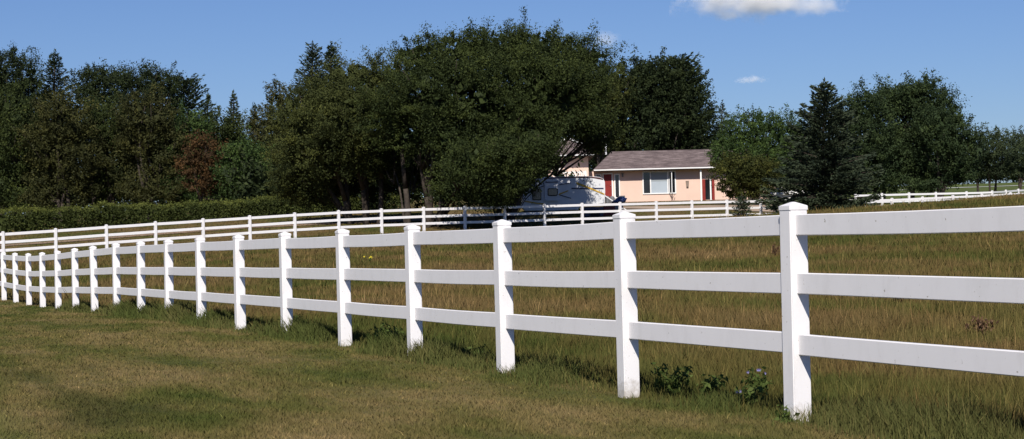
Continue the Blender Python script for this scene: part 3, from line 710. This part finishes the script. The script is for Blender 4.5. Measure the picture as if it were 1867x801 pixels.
# doors
def door(px0, py0, px1, py1, name='door'):
    x0, x1, z0, z1 = rect(px0, py0, px1, py1)
    bm = bmesh.new(); box(bm, x0, x1, YF - .03, YF + .03, z0, z1)
    w_ = (x1 - x0)
    for a_, b_ in ((.12, .45), (.55, .88)):
        for c_, d_ in ((.08, .45), (.52, .92)):
            box(bm, x0 + w_ * a_, x0 + w_ * b_, YF - .045, YF - .02, z0 + (z1 - z0) * c_, z0 + (z1 - z0) * d_, .008)
    dd = bm_obj(name, bm, redp, house)
    bm = bmesh.new(); frame(bm, x0, x1, z0, z1, YF, .09, .07); bm_obj('frame', bm, white, dd)
    bm = bmesh.new(); bmesh.ops.create_uvsphere(bm, u_segments=10, v_segments=8, radius=.04, matrix=Matrix.Translation((x1 - .1, YF - .08, z0 + 1.0))); bm_obj('handle', bm, greym, dd)
    return dd
door(1100.5, 318, 1116, 361.5)
for (a_, b_) in ((1121.5, 1129.0), (1087.5, 1095.5)):
    x0, x1, z0, z1 = rect(a_, 319, b_, 360)
    bm = bmesh.new(); frame(bm, x0, x1, z0, z1, YF, .085, .06); sd = bm_obj('sidelight', bm, white, house); pane(sd, x0, x1, z0, z1, YF - .01, dark_glass)
# second entry: white post, two red leaves, dark gap
x0, x1, z0, z1 = rect(1281, 327, 1301, 365)
zf = zb + .25
bm = bmesh.new(); box(bm, x0, x1, YF - .02, YF + .02, z0, z1)
ent = bm_obj('glazed_door', bm, dark_glass, house)
def leaf_(pa, pb, m, y=YF - .06):
    a_, b_ = HX(pa), HX(pb); bm = bmesh.new(); box(bm, a_, b_, y, y + .035, z0, z1); return bm_obj('door_leaf', bm, m, ent)
leaf_(1280, 1285.5, redp); leaf_(1298, 1302.5, redp); leaf_(1294, 1296.6, white, YF - .07)
bm = bmesh.new(); box(bm, HX(1275.4), HX(1278.2), YF - .6, YF - .48, zb, eave - .02); bm_obj('porch_post', bm, white, house)
# lamp, wall box, window prop
x0, x1, z0, z1 = rect(1133.5, 317, 1136.5, 323)
bm = bmesh.new(); box(bm, x0, x1, YF - .16, YF + .01, z0, z1, .02); box(bm, x0 - .04, x1 + .04, YF - .18, YF, z1, z1 + .03); bm_obj('wall_lamp', bm, greym, house)
x0, x1, z0, z1 = rect(1250, 330, 1256, 341)
bm = bmesh.new(); prism(bm, [(x0, z1), (x1, z1), ((x0 + x1) / 2 + .08, z0), ((x0 + x1) / 2 - .08, z0)], YF - .14, YF + .01); bm_obj('wall_planter', bm, simple('weathered_wood', (.22, .17, .14), .9, .1, .3, 3), house)
bm = bmesh.new(); ax = HX(1223); tube(bm, [(ax, YF - .5, zb), (ax, YF - .5, HZ(354, 1223))], [.025, .025], 6); tube(bm, [(ax, YF - .5, HZ(366, 1223)), (ax + .28, YF - .3, HZ(354, 1229))], [.02, .02], 6); bm_obj('hose_stand', bm, simple('stake', (.2, .13, .1), .8), house)
# foundation strip and steps
bm = bmesh.new(); box(bm, xl - .02, xr + .03, YF - .03, YF - .004, zb, HZ(366.5, 1200)); bm_obj('foundation', bm, simple('foundation', (.36, .27, .22), .9, .1, .1, 2), house)
bm = bmesh.new(); sx0, sx1 = HX(1096), HX(1131); zs = HZ(361.5, 1110)
box(bm, sx0, sx1, YF - 1.3, YF - .05, zb, zs - .03, .01); box(bm, sx0, sx1, YF - 1.7, YF - 1.303, zb, zs - .2, .01); bm_obj('step', bm, simple('step_concrete', (.42, .39, .36), .9, .1, .1, 2), house)
# wing deck with a white railing
bm = bmesh.new(); YD = 141.0
a_, b_ = HX(1010, YD), HX(1069, YD); zt = W(1045, 314, YD).z; zl = W(1045, 336, YD).z
box(bm, a_, b_, YD, YD + .06, zt - .06, zt + .03); box(bm, a_, b_, YD, YD + .05, zl, zl + .12)
k = int((b_ - a_) / .16)
for q in range(k + 1):
    xx = a_ + (b_ - a_) * q / k; box(bm, xx - .045, xx + .045, YD + .01, YD + .04, zl + .1, zt - .05)
for pxx in (1021, 1045, 1068):
    xx = HX(pxx, YD); box(bm, xx - .06, xx + .06, YD - .03, YD + .09, zg - .3, zt + (.45 if pxx == 1021 else .08))
dk = bm_obj('deck_railing', bm, white, house)
bm = bmesh.new(); box(bm, a_, b_, YD + .1, YW, zl - .12, zl + .02); bm_obj('deck', bm, white, dk)
# box by the entry
bx_ = HX(1133, 147.5); gz = tz(bx_, 147.5)
ac = empty('utility_box', (bx_, 147.5, gz), 'dark grey utility box against the pink wall beside the red front door', 'box')
bm = bmesh.new(); zt = W(1133, 357, 147.5).z; box(bm, bx_ - .25, bx_ + .25, 147.2, 147.8, gz - .1, zt, .02)
bb = bm_obj('casing', bm, greym, ac)
bm = bmesh.new()
for q in range(6): box(bm, bx_ - .2, bx_ + .2, 147.17, 147.198, zt - .12 - q * .09, zt - .07 - q * .09)
bm_obj('grille', bm, black, bb)
# white shed half hidden between the shrub and the spruce
sx0, sx1 = HX(1411, 138), HX(1475, 138); sg = tz((sx0 + sx1) / 2, 139)
shed = empty('shed', ((sx0 + sx1) / 2, 139, sg), 'small low white shed half hidden between the willow shrub and the big spruce', 'shed')
zt = W(1430, 354, 138).z
bm = bmesh.new(); box(bm, sx0, sx1, 138, 140.5, sg - .3, zt); bm_obj('wall', bm, white, shed)
bm = bmesh.new(); hip(bm, sx0 - .15, sx1 + .15, 137.8, 140.7, zt + .1, zt + .7, .9, .9); bm_obj('roof', bm, white, shed)

# ------------------------------------------------------------------ travel trailer
YT = 111.5
def T(px, py): w = W(px, py, YT); return (w.x, w.z)
tg = tz(T(1040, 380)[0], YT + 1.1)
rv = empty('travel_trailer', (T(1035, 380)[0], YT + 1.1, tg), 'white travel trailer with yellow and navy swoosh stripes, dappled with shade under the willow', 'trailer')
white_rv = simple('white_fibreglass', (.66, .66, .68), .35, .4, .03, 1.5)
bm = bmesh.new()
out = [(950,378),(951,362),(956,346),(965,334),(976,327),(992,323.5),(1020,322.5),(1050,321.5),(1078,321.5),(1093,323),(1100,326),(1103,332),(1103.5,350),(1103,368),(1100,372),(1060,374),(1054,383),(1010,384),(958,385)]
prism(bm, [T(*q) for q in out], YT, YT + 2.35, .05)
body = bm_obj('body', bm, white_rv, rv)
def strip(name, pts, m, y=None, th=.012, parent=None):
    y = YT - .008 if y is None else y
    bm = bmesh.new(); prism(bm, [T(*q) for q in pts], y - th, y + .004); return bm_obj(name, bm, m, parent or rv)
maroon = simple('maroon_trim', (.07, .02, .022), .5, .3, .1, 2); yellow = simple('yellow_decal', (.55, .34, .05), .4, .4, .05, 2); navy = simple('navy_decal', (.03, .035, .09), .4, .4, .1, 2)
strip('roof_trim', [(992,324.5),(1020,323.4),(1050,322.2),(1078,322.2),(1093,323.8),(1100,326.6),(1099.6,328),(1078,324.2),(1050,324.2),(1020,325.4),(992,326.5)], maroon)
strip('yellow_stripe', [(1050,333),(1053,332.5),(1075,341.5),(1102,353.2),(1102,355.6),(1075,344.6),(1052,336.5)], yellow, YT - .016)
strip('yellow_stripe', [(1019,353),(1036,347),(1036,349),(1019,356)], yellow, YT - .016)
strip('yellow_stripe', [(957,366),(975,369),(992,371),(992,373),(975,371.5),(957,368)], yellow, YT - .016)
for q in ([(1042,342.6),(1100.5,342.6),(1100.5,344.8),(1042,344.8)], [(1020,336),(1040,333.2),(1040,334.6),(1020,338)], [(1020,354.5),(1041,361),(1041,362.6),(1020,356.5)], [(980,342),(993,338),(993,339.5),(980,344)]):
    strip('navy_stripe', q, navy, YT - .012)
strip('slide_out', [(993,327),(1018,326.4),(1018,366),(993,367)], white_rv, YT - .008, .10)
strip('navy_stripe', [(994,331.8),(1017.5,331.3),(1017.5,333.0),(994,333.5)], navy, YT - .112)
def rwin(px0, py0, px1, py1, y, r=3):
    def rr(a, b_, c_, d_, r_):
        pts = []
        for (cx_, cy_, s0) in ((a + r_, b_ + r_, 180), (c_ - r_, b_ + r_, 270), (c_ - r_, d_ - r_, 0), (a + r_, d_ - r_, 90)):
            for q in range(4): an = math.radians(s0 + q * 30); pts.append((cx_ + r_ * math.cos(an), cy_ + r_ * math.sin(an)))
        return pts
    fr = strip('window', rr(px0, py0, px1, py1, r), black, y, .03)
    strip('pane', rr(px0 + 1.4, py0 + 1.4, px1 - 1.4, py1 - 1.4, r - .8), simple('tinted_glass', (.07, .06, .065), .12, .6, .3, 1.5), y - .034, .008, fr)
rwin(998.5, 343.5, 1017, 357.5, YT - .11); rwin(970.5, 344, 987, 365, YT - .01, 1.2)
strip('lettering', [(1061,329.2),(1066,329.0),(1066,330.1),(1061,330.3)], greym); strip('lettering', [(1067.5,329.6),(1081,329.2),(1081,330.4),(1067.5,330.9)], greym)
for pxx in (1004, 1030):
    x_, z_ = T(pxx, 388); zc = tz(x_, YT + .3) + .33
    bm = bmesh.new(); r_ = bmesh.ops.create_cone(bm, cap_ends=True, segments=24, radius1=.33, radius2=.33, depth=.22)
    bmesh.ops.rotate(bm, verts=bm.verts, cent=(0, 0, 0), matrix=Matrix.Rotation(PI / 2, 3, 'X')); bmesh.ops.translate(bm, verts=bm.verts, vec=(x_, YT + .2, zc))
    wh = bm_obj('wheel', bm, black, rv)
    bm = bmesh.new(); bmesh.ops.create_cone(bm, cap_ends=True, segments=20, radius1=.17, radius2=.15, depth=.04)
    bmesh.ops.rotate(bm, verts=bm.verts, cent=(0, 0, 0), matrix=Matrix.Rotation(PI / 2, 3, 'X')); bmesh.ops.translate(bm, verts=bm.verts, vec=(x_, YT + .07, zc)); bm_obj('hub', bm, greym, wh)
bm = bmesh.new()
a_ = T(1102, 372); c_ = T(1103, 357); d_ = T(1119, 368)
tube(bm, [(a_[0] - .1, YT + .5, a_[1]), (a_[0] + .9, YT + 1.1, a_[1] - .05)], [.05, .05], 6); tube(bm, [(a_[0] - .1, YT + 1.8, a_[1]), (a_[0] + .9, YT + 1.15, a_[1] - .05)], [.05, .05], 6)
tube(bm, [(a_[0] + .8, YT + 1.12, a_[1]), (a_[0] + .8, YT + 1.12, tz(a_[0] + .8, YT + 1.1))], [.035, .035], 6)
tube(bm, [(c_[0], YT + .1, c_[1]), (d_[0], YT + .1, d_[1])], [.035, .035], 6)
bm_obj('tow_frame', bm, white, rv)
bm = bmesh.new()
for q in (.25, .55): tube(bm, [(a_[0] + q, YT + 1.1, a_[1]), (a_[0] + q, YT + 1.1, a_[1] + .1), (a_[0] + q, YT + 1.1, a_[1] + .42), (a_[0] + q, YT + 1.1, a_[1] + .5)], [.13, .15, .15, .05], 12)
bm_obj('gas_bottle', bm, greym, rv)

# ------------------------------------------------------------------ utility trailer with tarp behind the fence
YU = 106.5
def U_(px, py): w = W(px, py, YU); return (w.x, w.z)
ug = tz(U_(1095, 390)[0], YU + .6)
ut = empty('utility_trailer', (U_(1095, 390)[0], YU + .6, ug), 'low dark blue and red utility trailer with crumpled tarp behind the far fence', 'trailer')
bm = bmesh.new(); prism(bm, [U_(*q) for q in ((1063,378.5),(1100,377),(1100,394),(1066,396))], YU, YU + 1.3, .03); bm_obj('body', bm, simple('navy_paint', (.012, .022, .075), .4, .4, .1), ut)
bm = bmesh.new(); prism(bm, [U_(*q) for q in ((1100.3,376),(1119,375),(1122,381),(1121,392),(1100.3,394))], YU, YU + 1.2, .03); bm_obj('cargo_box', bm, simple('dull_red', (.12, .012, .016), .5, .3, .2), ut)
bm = bmesh.new(); r_ = bmesh.ops.create_icosphere(bm, subdivisions=3, radius=1)
tcx, tcz = U_(1130, 367)
for v in bm.verts:
    q = v.co.copy(); nn_ = mnoise.noise(q * 2.1) * .35 + mnoise.noise(q * 5) * .15
    v.co = Vector((tcx + q.x * .42 * (1 + nn_), YU + .6 + q.y * .5, tcz - .02 + q.z * .26 * (1 + nn_) + q.x * .12))
bm_obj('tarp', bm, simple('blue_tarp', (.02, .04, .13), .6, .4, .3, 4), ut)
bm = bmesh.new(); prism(bm, [U_(*q) for q in ((1121,372),(1136,372),(1137,384),(1121,386))], YU + .1, YU + 1.1, .02); bm_obj('frame', bm, greym, ut)
for pxx in (1085, 1134):
    x_ = U_(pxx, 385)[0]; zc = tz(x_, YU) + .28
    bm = bmesh.new(); bmesh.ops.create_cone(bm, cap_ends=True, segments=20, radius1=.28, radius2=.28, depth=.18)
    bmesh.ops.rotate(bm, verts=bm.verts, cent=(0, 0, 0), matrix=Matrix.Rotation(PI / 2, 3, 'X')); bmesh.ops.translate(bm, verts=bm.verts, vec=(x_, YU - .1, zc)); bm_obj('wheel', bm, black, ut)
x_ = U_(1134, 385)[0]; zc = tz(x_, YU) + .30
bm = bmesh.new(); tube(bm, [(x_ + .36 * math.cos(math.radians(a)), YU - .12, zc + .36 * math.sin(math.radians(a))) for a in range(-10, 120, 13)], [.035] * 10, 6); bm_obj('fender', bm, white, ut)

# ------------------------------------------------------------------ grass
fd = np.array([ndir.x, ndir.y]); fn = np.array([ndir.y, -ndir.x])     # fn points to the pasture side
def side(x, y): return (x - p0[0]) * fn[0] + (y - p0[1]) * fn[1]
def along(x, y): return (x - p0[0]) * fd[0] + (y - p0[1]) * fd[1]
FA = np.array([(q[0], q[1]) for q in FPOST])
def far_side(x, y):   # >0 beyond the far fence
    yy = np.interp(x, FA[:, 0], FA[:, 1]); return y - yy
def vnoise(x, y, s, seed=0):
    """cheap smooth value noise"""
    r = np.random.default_rng(seed); G = r.random((64, 64)); X = np.asarray(x) / s; Y = np.asarray(y) / s
    xi = np.floor(X).astype(int); yi = np.floor(Y).astype(int); fx = X - xi; fy = Y - yi; fx = fx * fx * (3 - 2 * fx); fy = fy * fy * (3 - 2 * fy)
    g = lambda a, b_: G[a % 64, b_ % 64]
    return (g(xi, yi) * (1 - fx) + g(xi + 1, yi) * fx) * (1 - fy) + (g(xi, yi + 1) * (1 - fx) + g(xi + 1, yi + 1) * fx) * fy
def sample(N, d0, d1, p=0.0, half=.345):
    d = d0 * (d1 / d0) ** RNG.random(N); x = RNG.uniform(-half, half, N) * d; return x, d
def blades(x, y, h, w, lean, tint, name, m, bend=.3):
    n = len(x); z = TZ(x, y) - .008
    th = RNG.random(n) * 2 * PI; ph = RNG.random(n) * 2 * PI; l = lean * h * RNG.random(n)
    bx = np.cos(th) * w / 2; by = np.sin(th) * w / 2
    tx = x + np.cos(ph) * l; ty = y + np.sin(ph) * l; tzz = z + h * np.sqrt(np.maximum(.1, 1 - (lean * .7) ** 2))
    mx = x + (tx - x) * bend; my = y + (ty - y) * bend; mz = z + (tzz - z) * .55
    A0 = np.stack([x - bx, y - by, z], -1); A1 = np.stack([x + bx, y + by, z], -1)
    B0 = np.stack([mx - bx * .8, my - by * .8, mz], -1); B1 = np.stack([mx + bx * .8, my + by * .8, mz], -1)
    T0 = np.stack([tx - bx * .15, ty - by * .15, tzz], -1); T1 = np.stack([tx + bx * .15, ty + by * .15, tzz], -1)
    q = np.stack([A0, A1, B1, B0, B0, B1, T1, T0], 1).reshape(-1, 3); tint = np.repeat(tint, 2)
    o_ = link(name, poly_mesh(name, q, 4, {'tint': tint}), m); o_['kind'] = 'stuff'; return o_
lawn_m = blade_mat('lawn_blades', 1.05); past_m = blade_mat('pasture_blades', 1.0)
weed_m = blade_mat('weed_blades', 1.0, (.066, .090, .026), .6)
x, y = sample(760000, 6.0, 70)
k = side(x, y) < .05; x, y = x[k], y[k]; N = len(x)
hn = vnoise(x, y, .35, 3) * .6 + vnoise(x, y, 1.3, 5) * .5
blades(x, y, (.018 + .036 * hn) * RNG.uniform(.6, 1.4, N), np.maximum(.0036, y * .0005) * RNG.uniform(.6, 1.3, N), .9,
       np.clip(RNG.normal(.45, .17, N) + (vnoise(x, y, .22, 9) - .5) * .35, 0, 1), 'lawn_grass', lawn_m)
x, y = sample(760000, 9, 105)
k = (side(x, y) > .05) & (far_side(x, y) < -.1); x, y = x[k], y[k]; N = len(x)
hn = vnoise(x, y, .8, 13) * .5 + vnoise(x, y, 3.5, 15) * .5
ramp_h = np.clip(.45 + side(x, y) * .3, .45, 1)
st = RNG.random(N) < .06
h = (.08 + .13 * hn) * RNG.uniform(.55, 1.3, N) * ramp_h; h = np.where(st, h * 1.5 + .05, h)
blades(x, y, h, np.maximum(.0042, y * .00048) * RNG.uniform(.6, 1.3, N) * np.where(st, .55, 1), .5,
       np.where(st, RNG.uniform(.7, 1.0, N), np.clip(RNG.normal(.42, .2, N) + (vnoise(x, y, .6, 19) - .5) * .4, 0, 1)), 'pasture_grass', past_m)
# mown ground beyond the far fence
x, y = sample(160000, 84, 150)
k = far_side(x, y) > .3; x, y = x[k], y[k]
bad = (np.abs(x - 7) < 12) & (y > 113) & (y < 131) ; x, y = x[~bad], y[~bad]; N = len(x)
blades(x, y, .06 * RNG.uniform(.6, 1.6, N), np.full(N, .06), .9, np.clip(RNG.normal(.45, .17, N), 0, 1), 'yard_grass', blade_mat('yard_blades', 1.1))
# rank green growth the mower misses, in clumps along the near fence
N = 95000
t = 34 * RNG.random(N) ** 1.25 - 3.5; s = RNG.normal(.14, .22, N); s = np.where(s < -.3, -s, s)
x = p0[0] + fd[0] * t + fn[0] * s; y = p0[1] + fd[1] * t + fn[1] * s
cl = vnoise(t, s, .55, 23) * .6 + vnoise(t, s, 1.6, 25) * .6
k = RNG.random(N) < np.clip((cl - .42) * 3.4, .04, 1); pt = np.abs((t / SP + .5) % 1 - .5) * SP; k &= ~((pt < .12) & (s < .12))
x, y, t, s, cl = x[k], y[k], t[k], s[k], cl[k]; N = len(x)
blades(x, y, (.03 + .24 * np.clip(cl, 0, 1) ** 1.7) * RNG.uniform(.5, 1.4, N) * np.clip(1.25 - np.abs(s - .1) * 1.6, .35, 1) * np.where(RNG.random(N) < .012, 1.8, 1), np.maximum(.0045, y * .00045) * RNG.uniform(.6, 1.5, N), .7,
       np.clip(RNG.normal(.45, .27, N), 0, 1), 'fence_line_grass', weed_m)

# ------------------------------------------------------------------ individual weeds, flowers, stone
weedleaf = leaf_mat('weed_leaf', (.045, .068, .016), (.085, .118, .03), (.14, .17, .05), .35)
for n_ in weedleaf.node_tree.nodes:
    if n_.type == 'BSDF_PRINCIPLED': n_.inputs['Roughness'].default_value = .85; n_.inputs['Specular IOR Level'].default_value = .08
petal_p = simple('violet_petal', (.22, .20, .45), .5, .2, .1, 20); petal_y = simple('yellow_petal', (.75, .58, .04), .5, .2, .1, 20)
def weed(px, py, h, r, label, flowers=None, nfl=3, leaves=260, fsz=.42):
    # find the ground point under the pixel
    lo, hi = 5.0, 70.0
    for _ in range(40):
        mid = (lo + hi) / 2; w = W(px, py, mid)
        if w.z > tz(w.x, w.y): lo = mid
        else: hi = mid
    w = W(px, py, lo); g_ = tz(w.x, w.y)
    h *= .8
    root = empty('weed', (w.x, w.y, g_), label, 'weed', 'leafy weeds along the near fence')
    bm = bmesh.new(); tips = []
    for q in range(7):
        a = random.uniform(0, 2 * PI); rr = r * random.uniform(.2, 1); tip = Vector((w.x + rr * math.cos(a), w.y + rr * math.sin(a), g_ + h * random.uniform(.6, 1)))
        tube(bm, [(w.x, w.y, g_ - .01), ((w.x + tip.x) / 2, (w.y + tip.y) / 2, g_ + (tip.z - g_) * .6), tip], [.004, .003, .002], 5); tips.append(tip)
    bm_obj('stem', bm, weedleaf, root)
    n_ = leaves; ti = RNG.integers(0, 7, n_); f_ = RNG.random(n_) ** .7
    tp = np.array([list(q) for q in tips])[ti]; C = np.array([w.x, w.y, g_]) * (1 - f_)[:, None] + tp * f_[:, None] + RNG.normal(0, .028, (n_, 3))
    C[:, 2] = np.maximum(C[:, 2], g_ + .01)
    link('foliage', poly_mesh('foliage', leaf_quads(C, RNG.uniform(.025, .07, n_), .4), 4, {'tint': np.clip(RNG.normal(.45, .2, n_), 0, 1)}), weedleaf, root)
    if flowers:
        for q in range(nfl):
            bm = bmesh.new(); ctr = bm.verts.new(tips[q % 7] + Vector((0, -.012, .018)))
            for e in range(6):
                an = e * PI / 3; c_ = ctr.co; k_ = fsz; v = [c_ + Vector((.02 * k_ * math.cos(an - .35), -.006, .02 * k_ * math.sin(an - .35))), c_ + Vector((.03 * k_ * math.cos(an), -.01, .03 * k_ * math.sin(an))), c_ + Vector((.02 * k_ * math.cos(an + .35), -.006, .02 * k_ * math.sin(an + .35)))]
                bm.faces.new([ctr] + [bm.verts.new(z_) for z_ in v])
            bm_obj('flower', bm, flowers, root)
    return root
weed(536, 606, .28, .16, 'dark leafy weed hugging the foot of the sixth near fence post from the right')
weed(700, 637, .36, .26, 'big dark broadleaf weed between the fourth and fifth near fence posts from the right', leaves=420)
weed(672, 480, .30, .20, 'weed with bright yellow flower heads out in the pasture under the middle rail', petal_y, 5, 200, 1.1)
weed(1215, 722, .27, .20, 'bushy green weed right of the second near fence post from the right', leaves=380)
weed(1300, 730, .22, .16, 'low dark weed midway between the two nearest fence posts')
weed(1383, 728, .24, .14, 'flowering weed with small violet blooms close to the nearest fence post', petal_p, 4)
weed(1364, 742, .14, .10, 'low weed with violet blooms just left of the taller flowering one', petal_p, 3, 160)
weed(1440, 771, .10, .10, 'tiny weed at the foot of the nearest fence post', None, 0, 90)
weed(868, 660, .16, .22, 'low spreading weed between the third and fourth near fence posts from the right')
drym = leaf_mat('dry_leaf', (.06, .03, .018), (.13, .07, .04), (.26, .17, .10), .2); keep_ = weedleaf; weedleaf = drym
weed(1642, 560, .42, .30, 'rust-brown dried dock plant in the pasture right of the nearest fence post', None, 0, 500)
weed(1795, 618, .30, .26, 'pale dried seed-head plant at the right edge under the bottom rail', None, 0, 320)
weed(1412, 470, .5, .16, 'dark brown dry plant in the pasture just left of the nearest fence post', None, 0, 260)
weedleaf = keep_
# pale stone in the pasture
w = W(1041, 614, 19.0); lo, hi = 12., 60.
for _ in range(40):
    mid = (lo + hi) / 2; w = W(1041, 618, mid)
    if w.z > tz(w.x, w.y): lo = mid
    else: hi = mid
w = W(1041, 618, lo); g_ = tz(w.x, w.y)
bm = bmesh.new(); bmesh.ops.create_icosphere(bm, subdivisions=3, radius=1)
for v in bm.verts:
    q = v.co.copy(); k_ = 1 + mnoise.noise(q * 1.4) * .3 + mnoise.noise(q * 4) * .08
    v.co = Vector((w.x + q.x * .085 * k_, w.y + q.y * .07 * k_, g_ + .05 + q.z * .055 * k_))
tag(bm_obj('stone', bm, simple('stone', (.42, .30, .26), .9, .1, .2, 12), None, True), 'pale pinkish stone lying in the dry pasture grass seen under the bottom rail', 'stone')

# ------------------------------------------------------------------ clouds
def cloud(name, label, px, py, d, wx, wz, wy, dens, seed):
    c_ = W(px, py, d)
    bm = bmesh.new(); box(bm, -1, 1, -1, 1, -1, 1); me = bpy.data.meshes.new(name); bm.to_mesh(me); bm.free()
    m, nt = mat('cloud_vapour'); o = nt.nodes.new('ShaderNodeOutputMaterial'); v = nt.nodes.new('ShaderNodeVolumePrincipled')
    tc = nt.nodes.new('ShaderNodeTexCoord'); vec = tc.outputs['Object']
    ln = nt.nodes.new('ShaderNodeVectorMath'); ln.operation = 'LENGTH'; nt.links.new(mapping(nt, vec, (1.02, 1.02, 1.15)), ln.inputs[0])
    nz = noise(nt, mapping(nt, vec, (wx / wz * .9, wy / wz * .9, 1.1), loc=(seed, 0, 0)), 1.0, 6, .62)
    a_ = math_(nt, 'SUBTRACT', 1.0, ln.outputs['Value']); a_ = math_(nt, 'ADD', a_, math_(nt, 'MULTIPLY', math_(nt, 'SUBTRACT', nz, .56), 2.0))
    cl_ = nt.nodes.new('ShaderNodeClamp'); nt.links.new(math_(nt, 'MULTIPLY', a_, 1.3), cl_.inputs[0])
    nt.links.new(math_(nt, 'MULTIPLY', cl_.outputs[0], dens), v.inputs['Density'])
    v.inputs['Color'].default_value = (.99, .975, .99, 1); v.inputs['Anisotropy'].default_value = -.5
    nt.links.new(v.outputs[0], o.inputs['Volume'])
    ob = link(name, me, m); ob.location = c_; ob.scale = (wx, wy, wz); ob['kind'] = 'structure'
    return ob
cloud('cloud', '', 1382, 0, 2500, 122, 34, 44, .055, 3.0)
cloud('cloud', '', 1370, 145, 2150, 22, 6.0, 9, .055, 8.0)
cloud('cloud', '', 1104, 74, 2500, 22, 16, 18, .022, 12.0)

# ------------------------------------------------------------------ light
n1_ = Vector((-math.cos(math.radians(22)), -math.sin(math.radians(22)), 0)); n2_ = Vector((math.sin(math.radians(22)), -math.cos(math.radians(22)), 0))
al, el = math.radians(62), math.radians(43.5)
hs = n1_ * math.cos(al) + n2_ * math.sin(al); sun_dir = (hs * math.cos(el) + Vector((0, 0, math.sin(el)))).normalized()
sl = bpy.data.lights.new('sun', 'SUN'); sl.energy = 4.6; sl.angle = math.radians(.55); sl.color = (1, .95, .87)
so = bpy.data.objects.new('sun', sl); COL.objects.link(so); so.rotation_euler = (-sun_dir).to_track_quat('-Z', 'Y').to_euler(); so.location = (0, -10, 30)
wd = bpy.data.worlds.new('World'); S.world = wd; wd.use_nodes = True; nt = wd.node_tree; nt.nodes.clear()
sk = nt.nodes.new('ShaderNodeTexSky'); sk.sky_type = 'NISHITA'; sk.sun_disc = False; sk.sun_elevation = el
sk.sun_rotation = math.atan2(hs.x, hs.y); sk.air_density = 1.0; sk.dust_density = .3; sk.ozone_density = 3.0; sk.altitude = 300
bg = nt.nodes.new('ShaderNodeBackground'); bg.inputs[1].default_value = .066
out = nt.nodes.new('ShaderNodeOutputWorld'); nt.links.new(mixc(nt, 1.0, sk.outputs[0], (.58, .70, 1.0), 'MULTIPLY'), bg.inputs[0]); nt.links.new(bg.outputs[0], out.inputs[0])
S.view_settings.view_transform = 'Standard'; S.view_settings.look = 'None'; S.view_settings.exposure = .35; S.view_settings.gamma = 1
S.cycles.max_bounces = 22; S.cycles.transparent_max_bounces = 4; S.cycles.diffuse_bounces = 4; S.cycles.glossy_bounces = 3; S.cycles.transmission_bounces = 4; S.cycles.volume_bounces = 20; S.cycles.volume_max_steps = 64
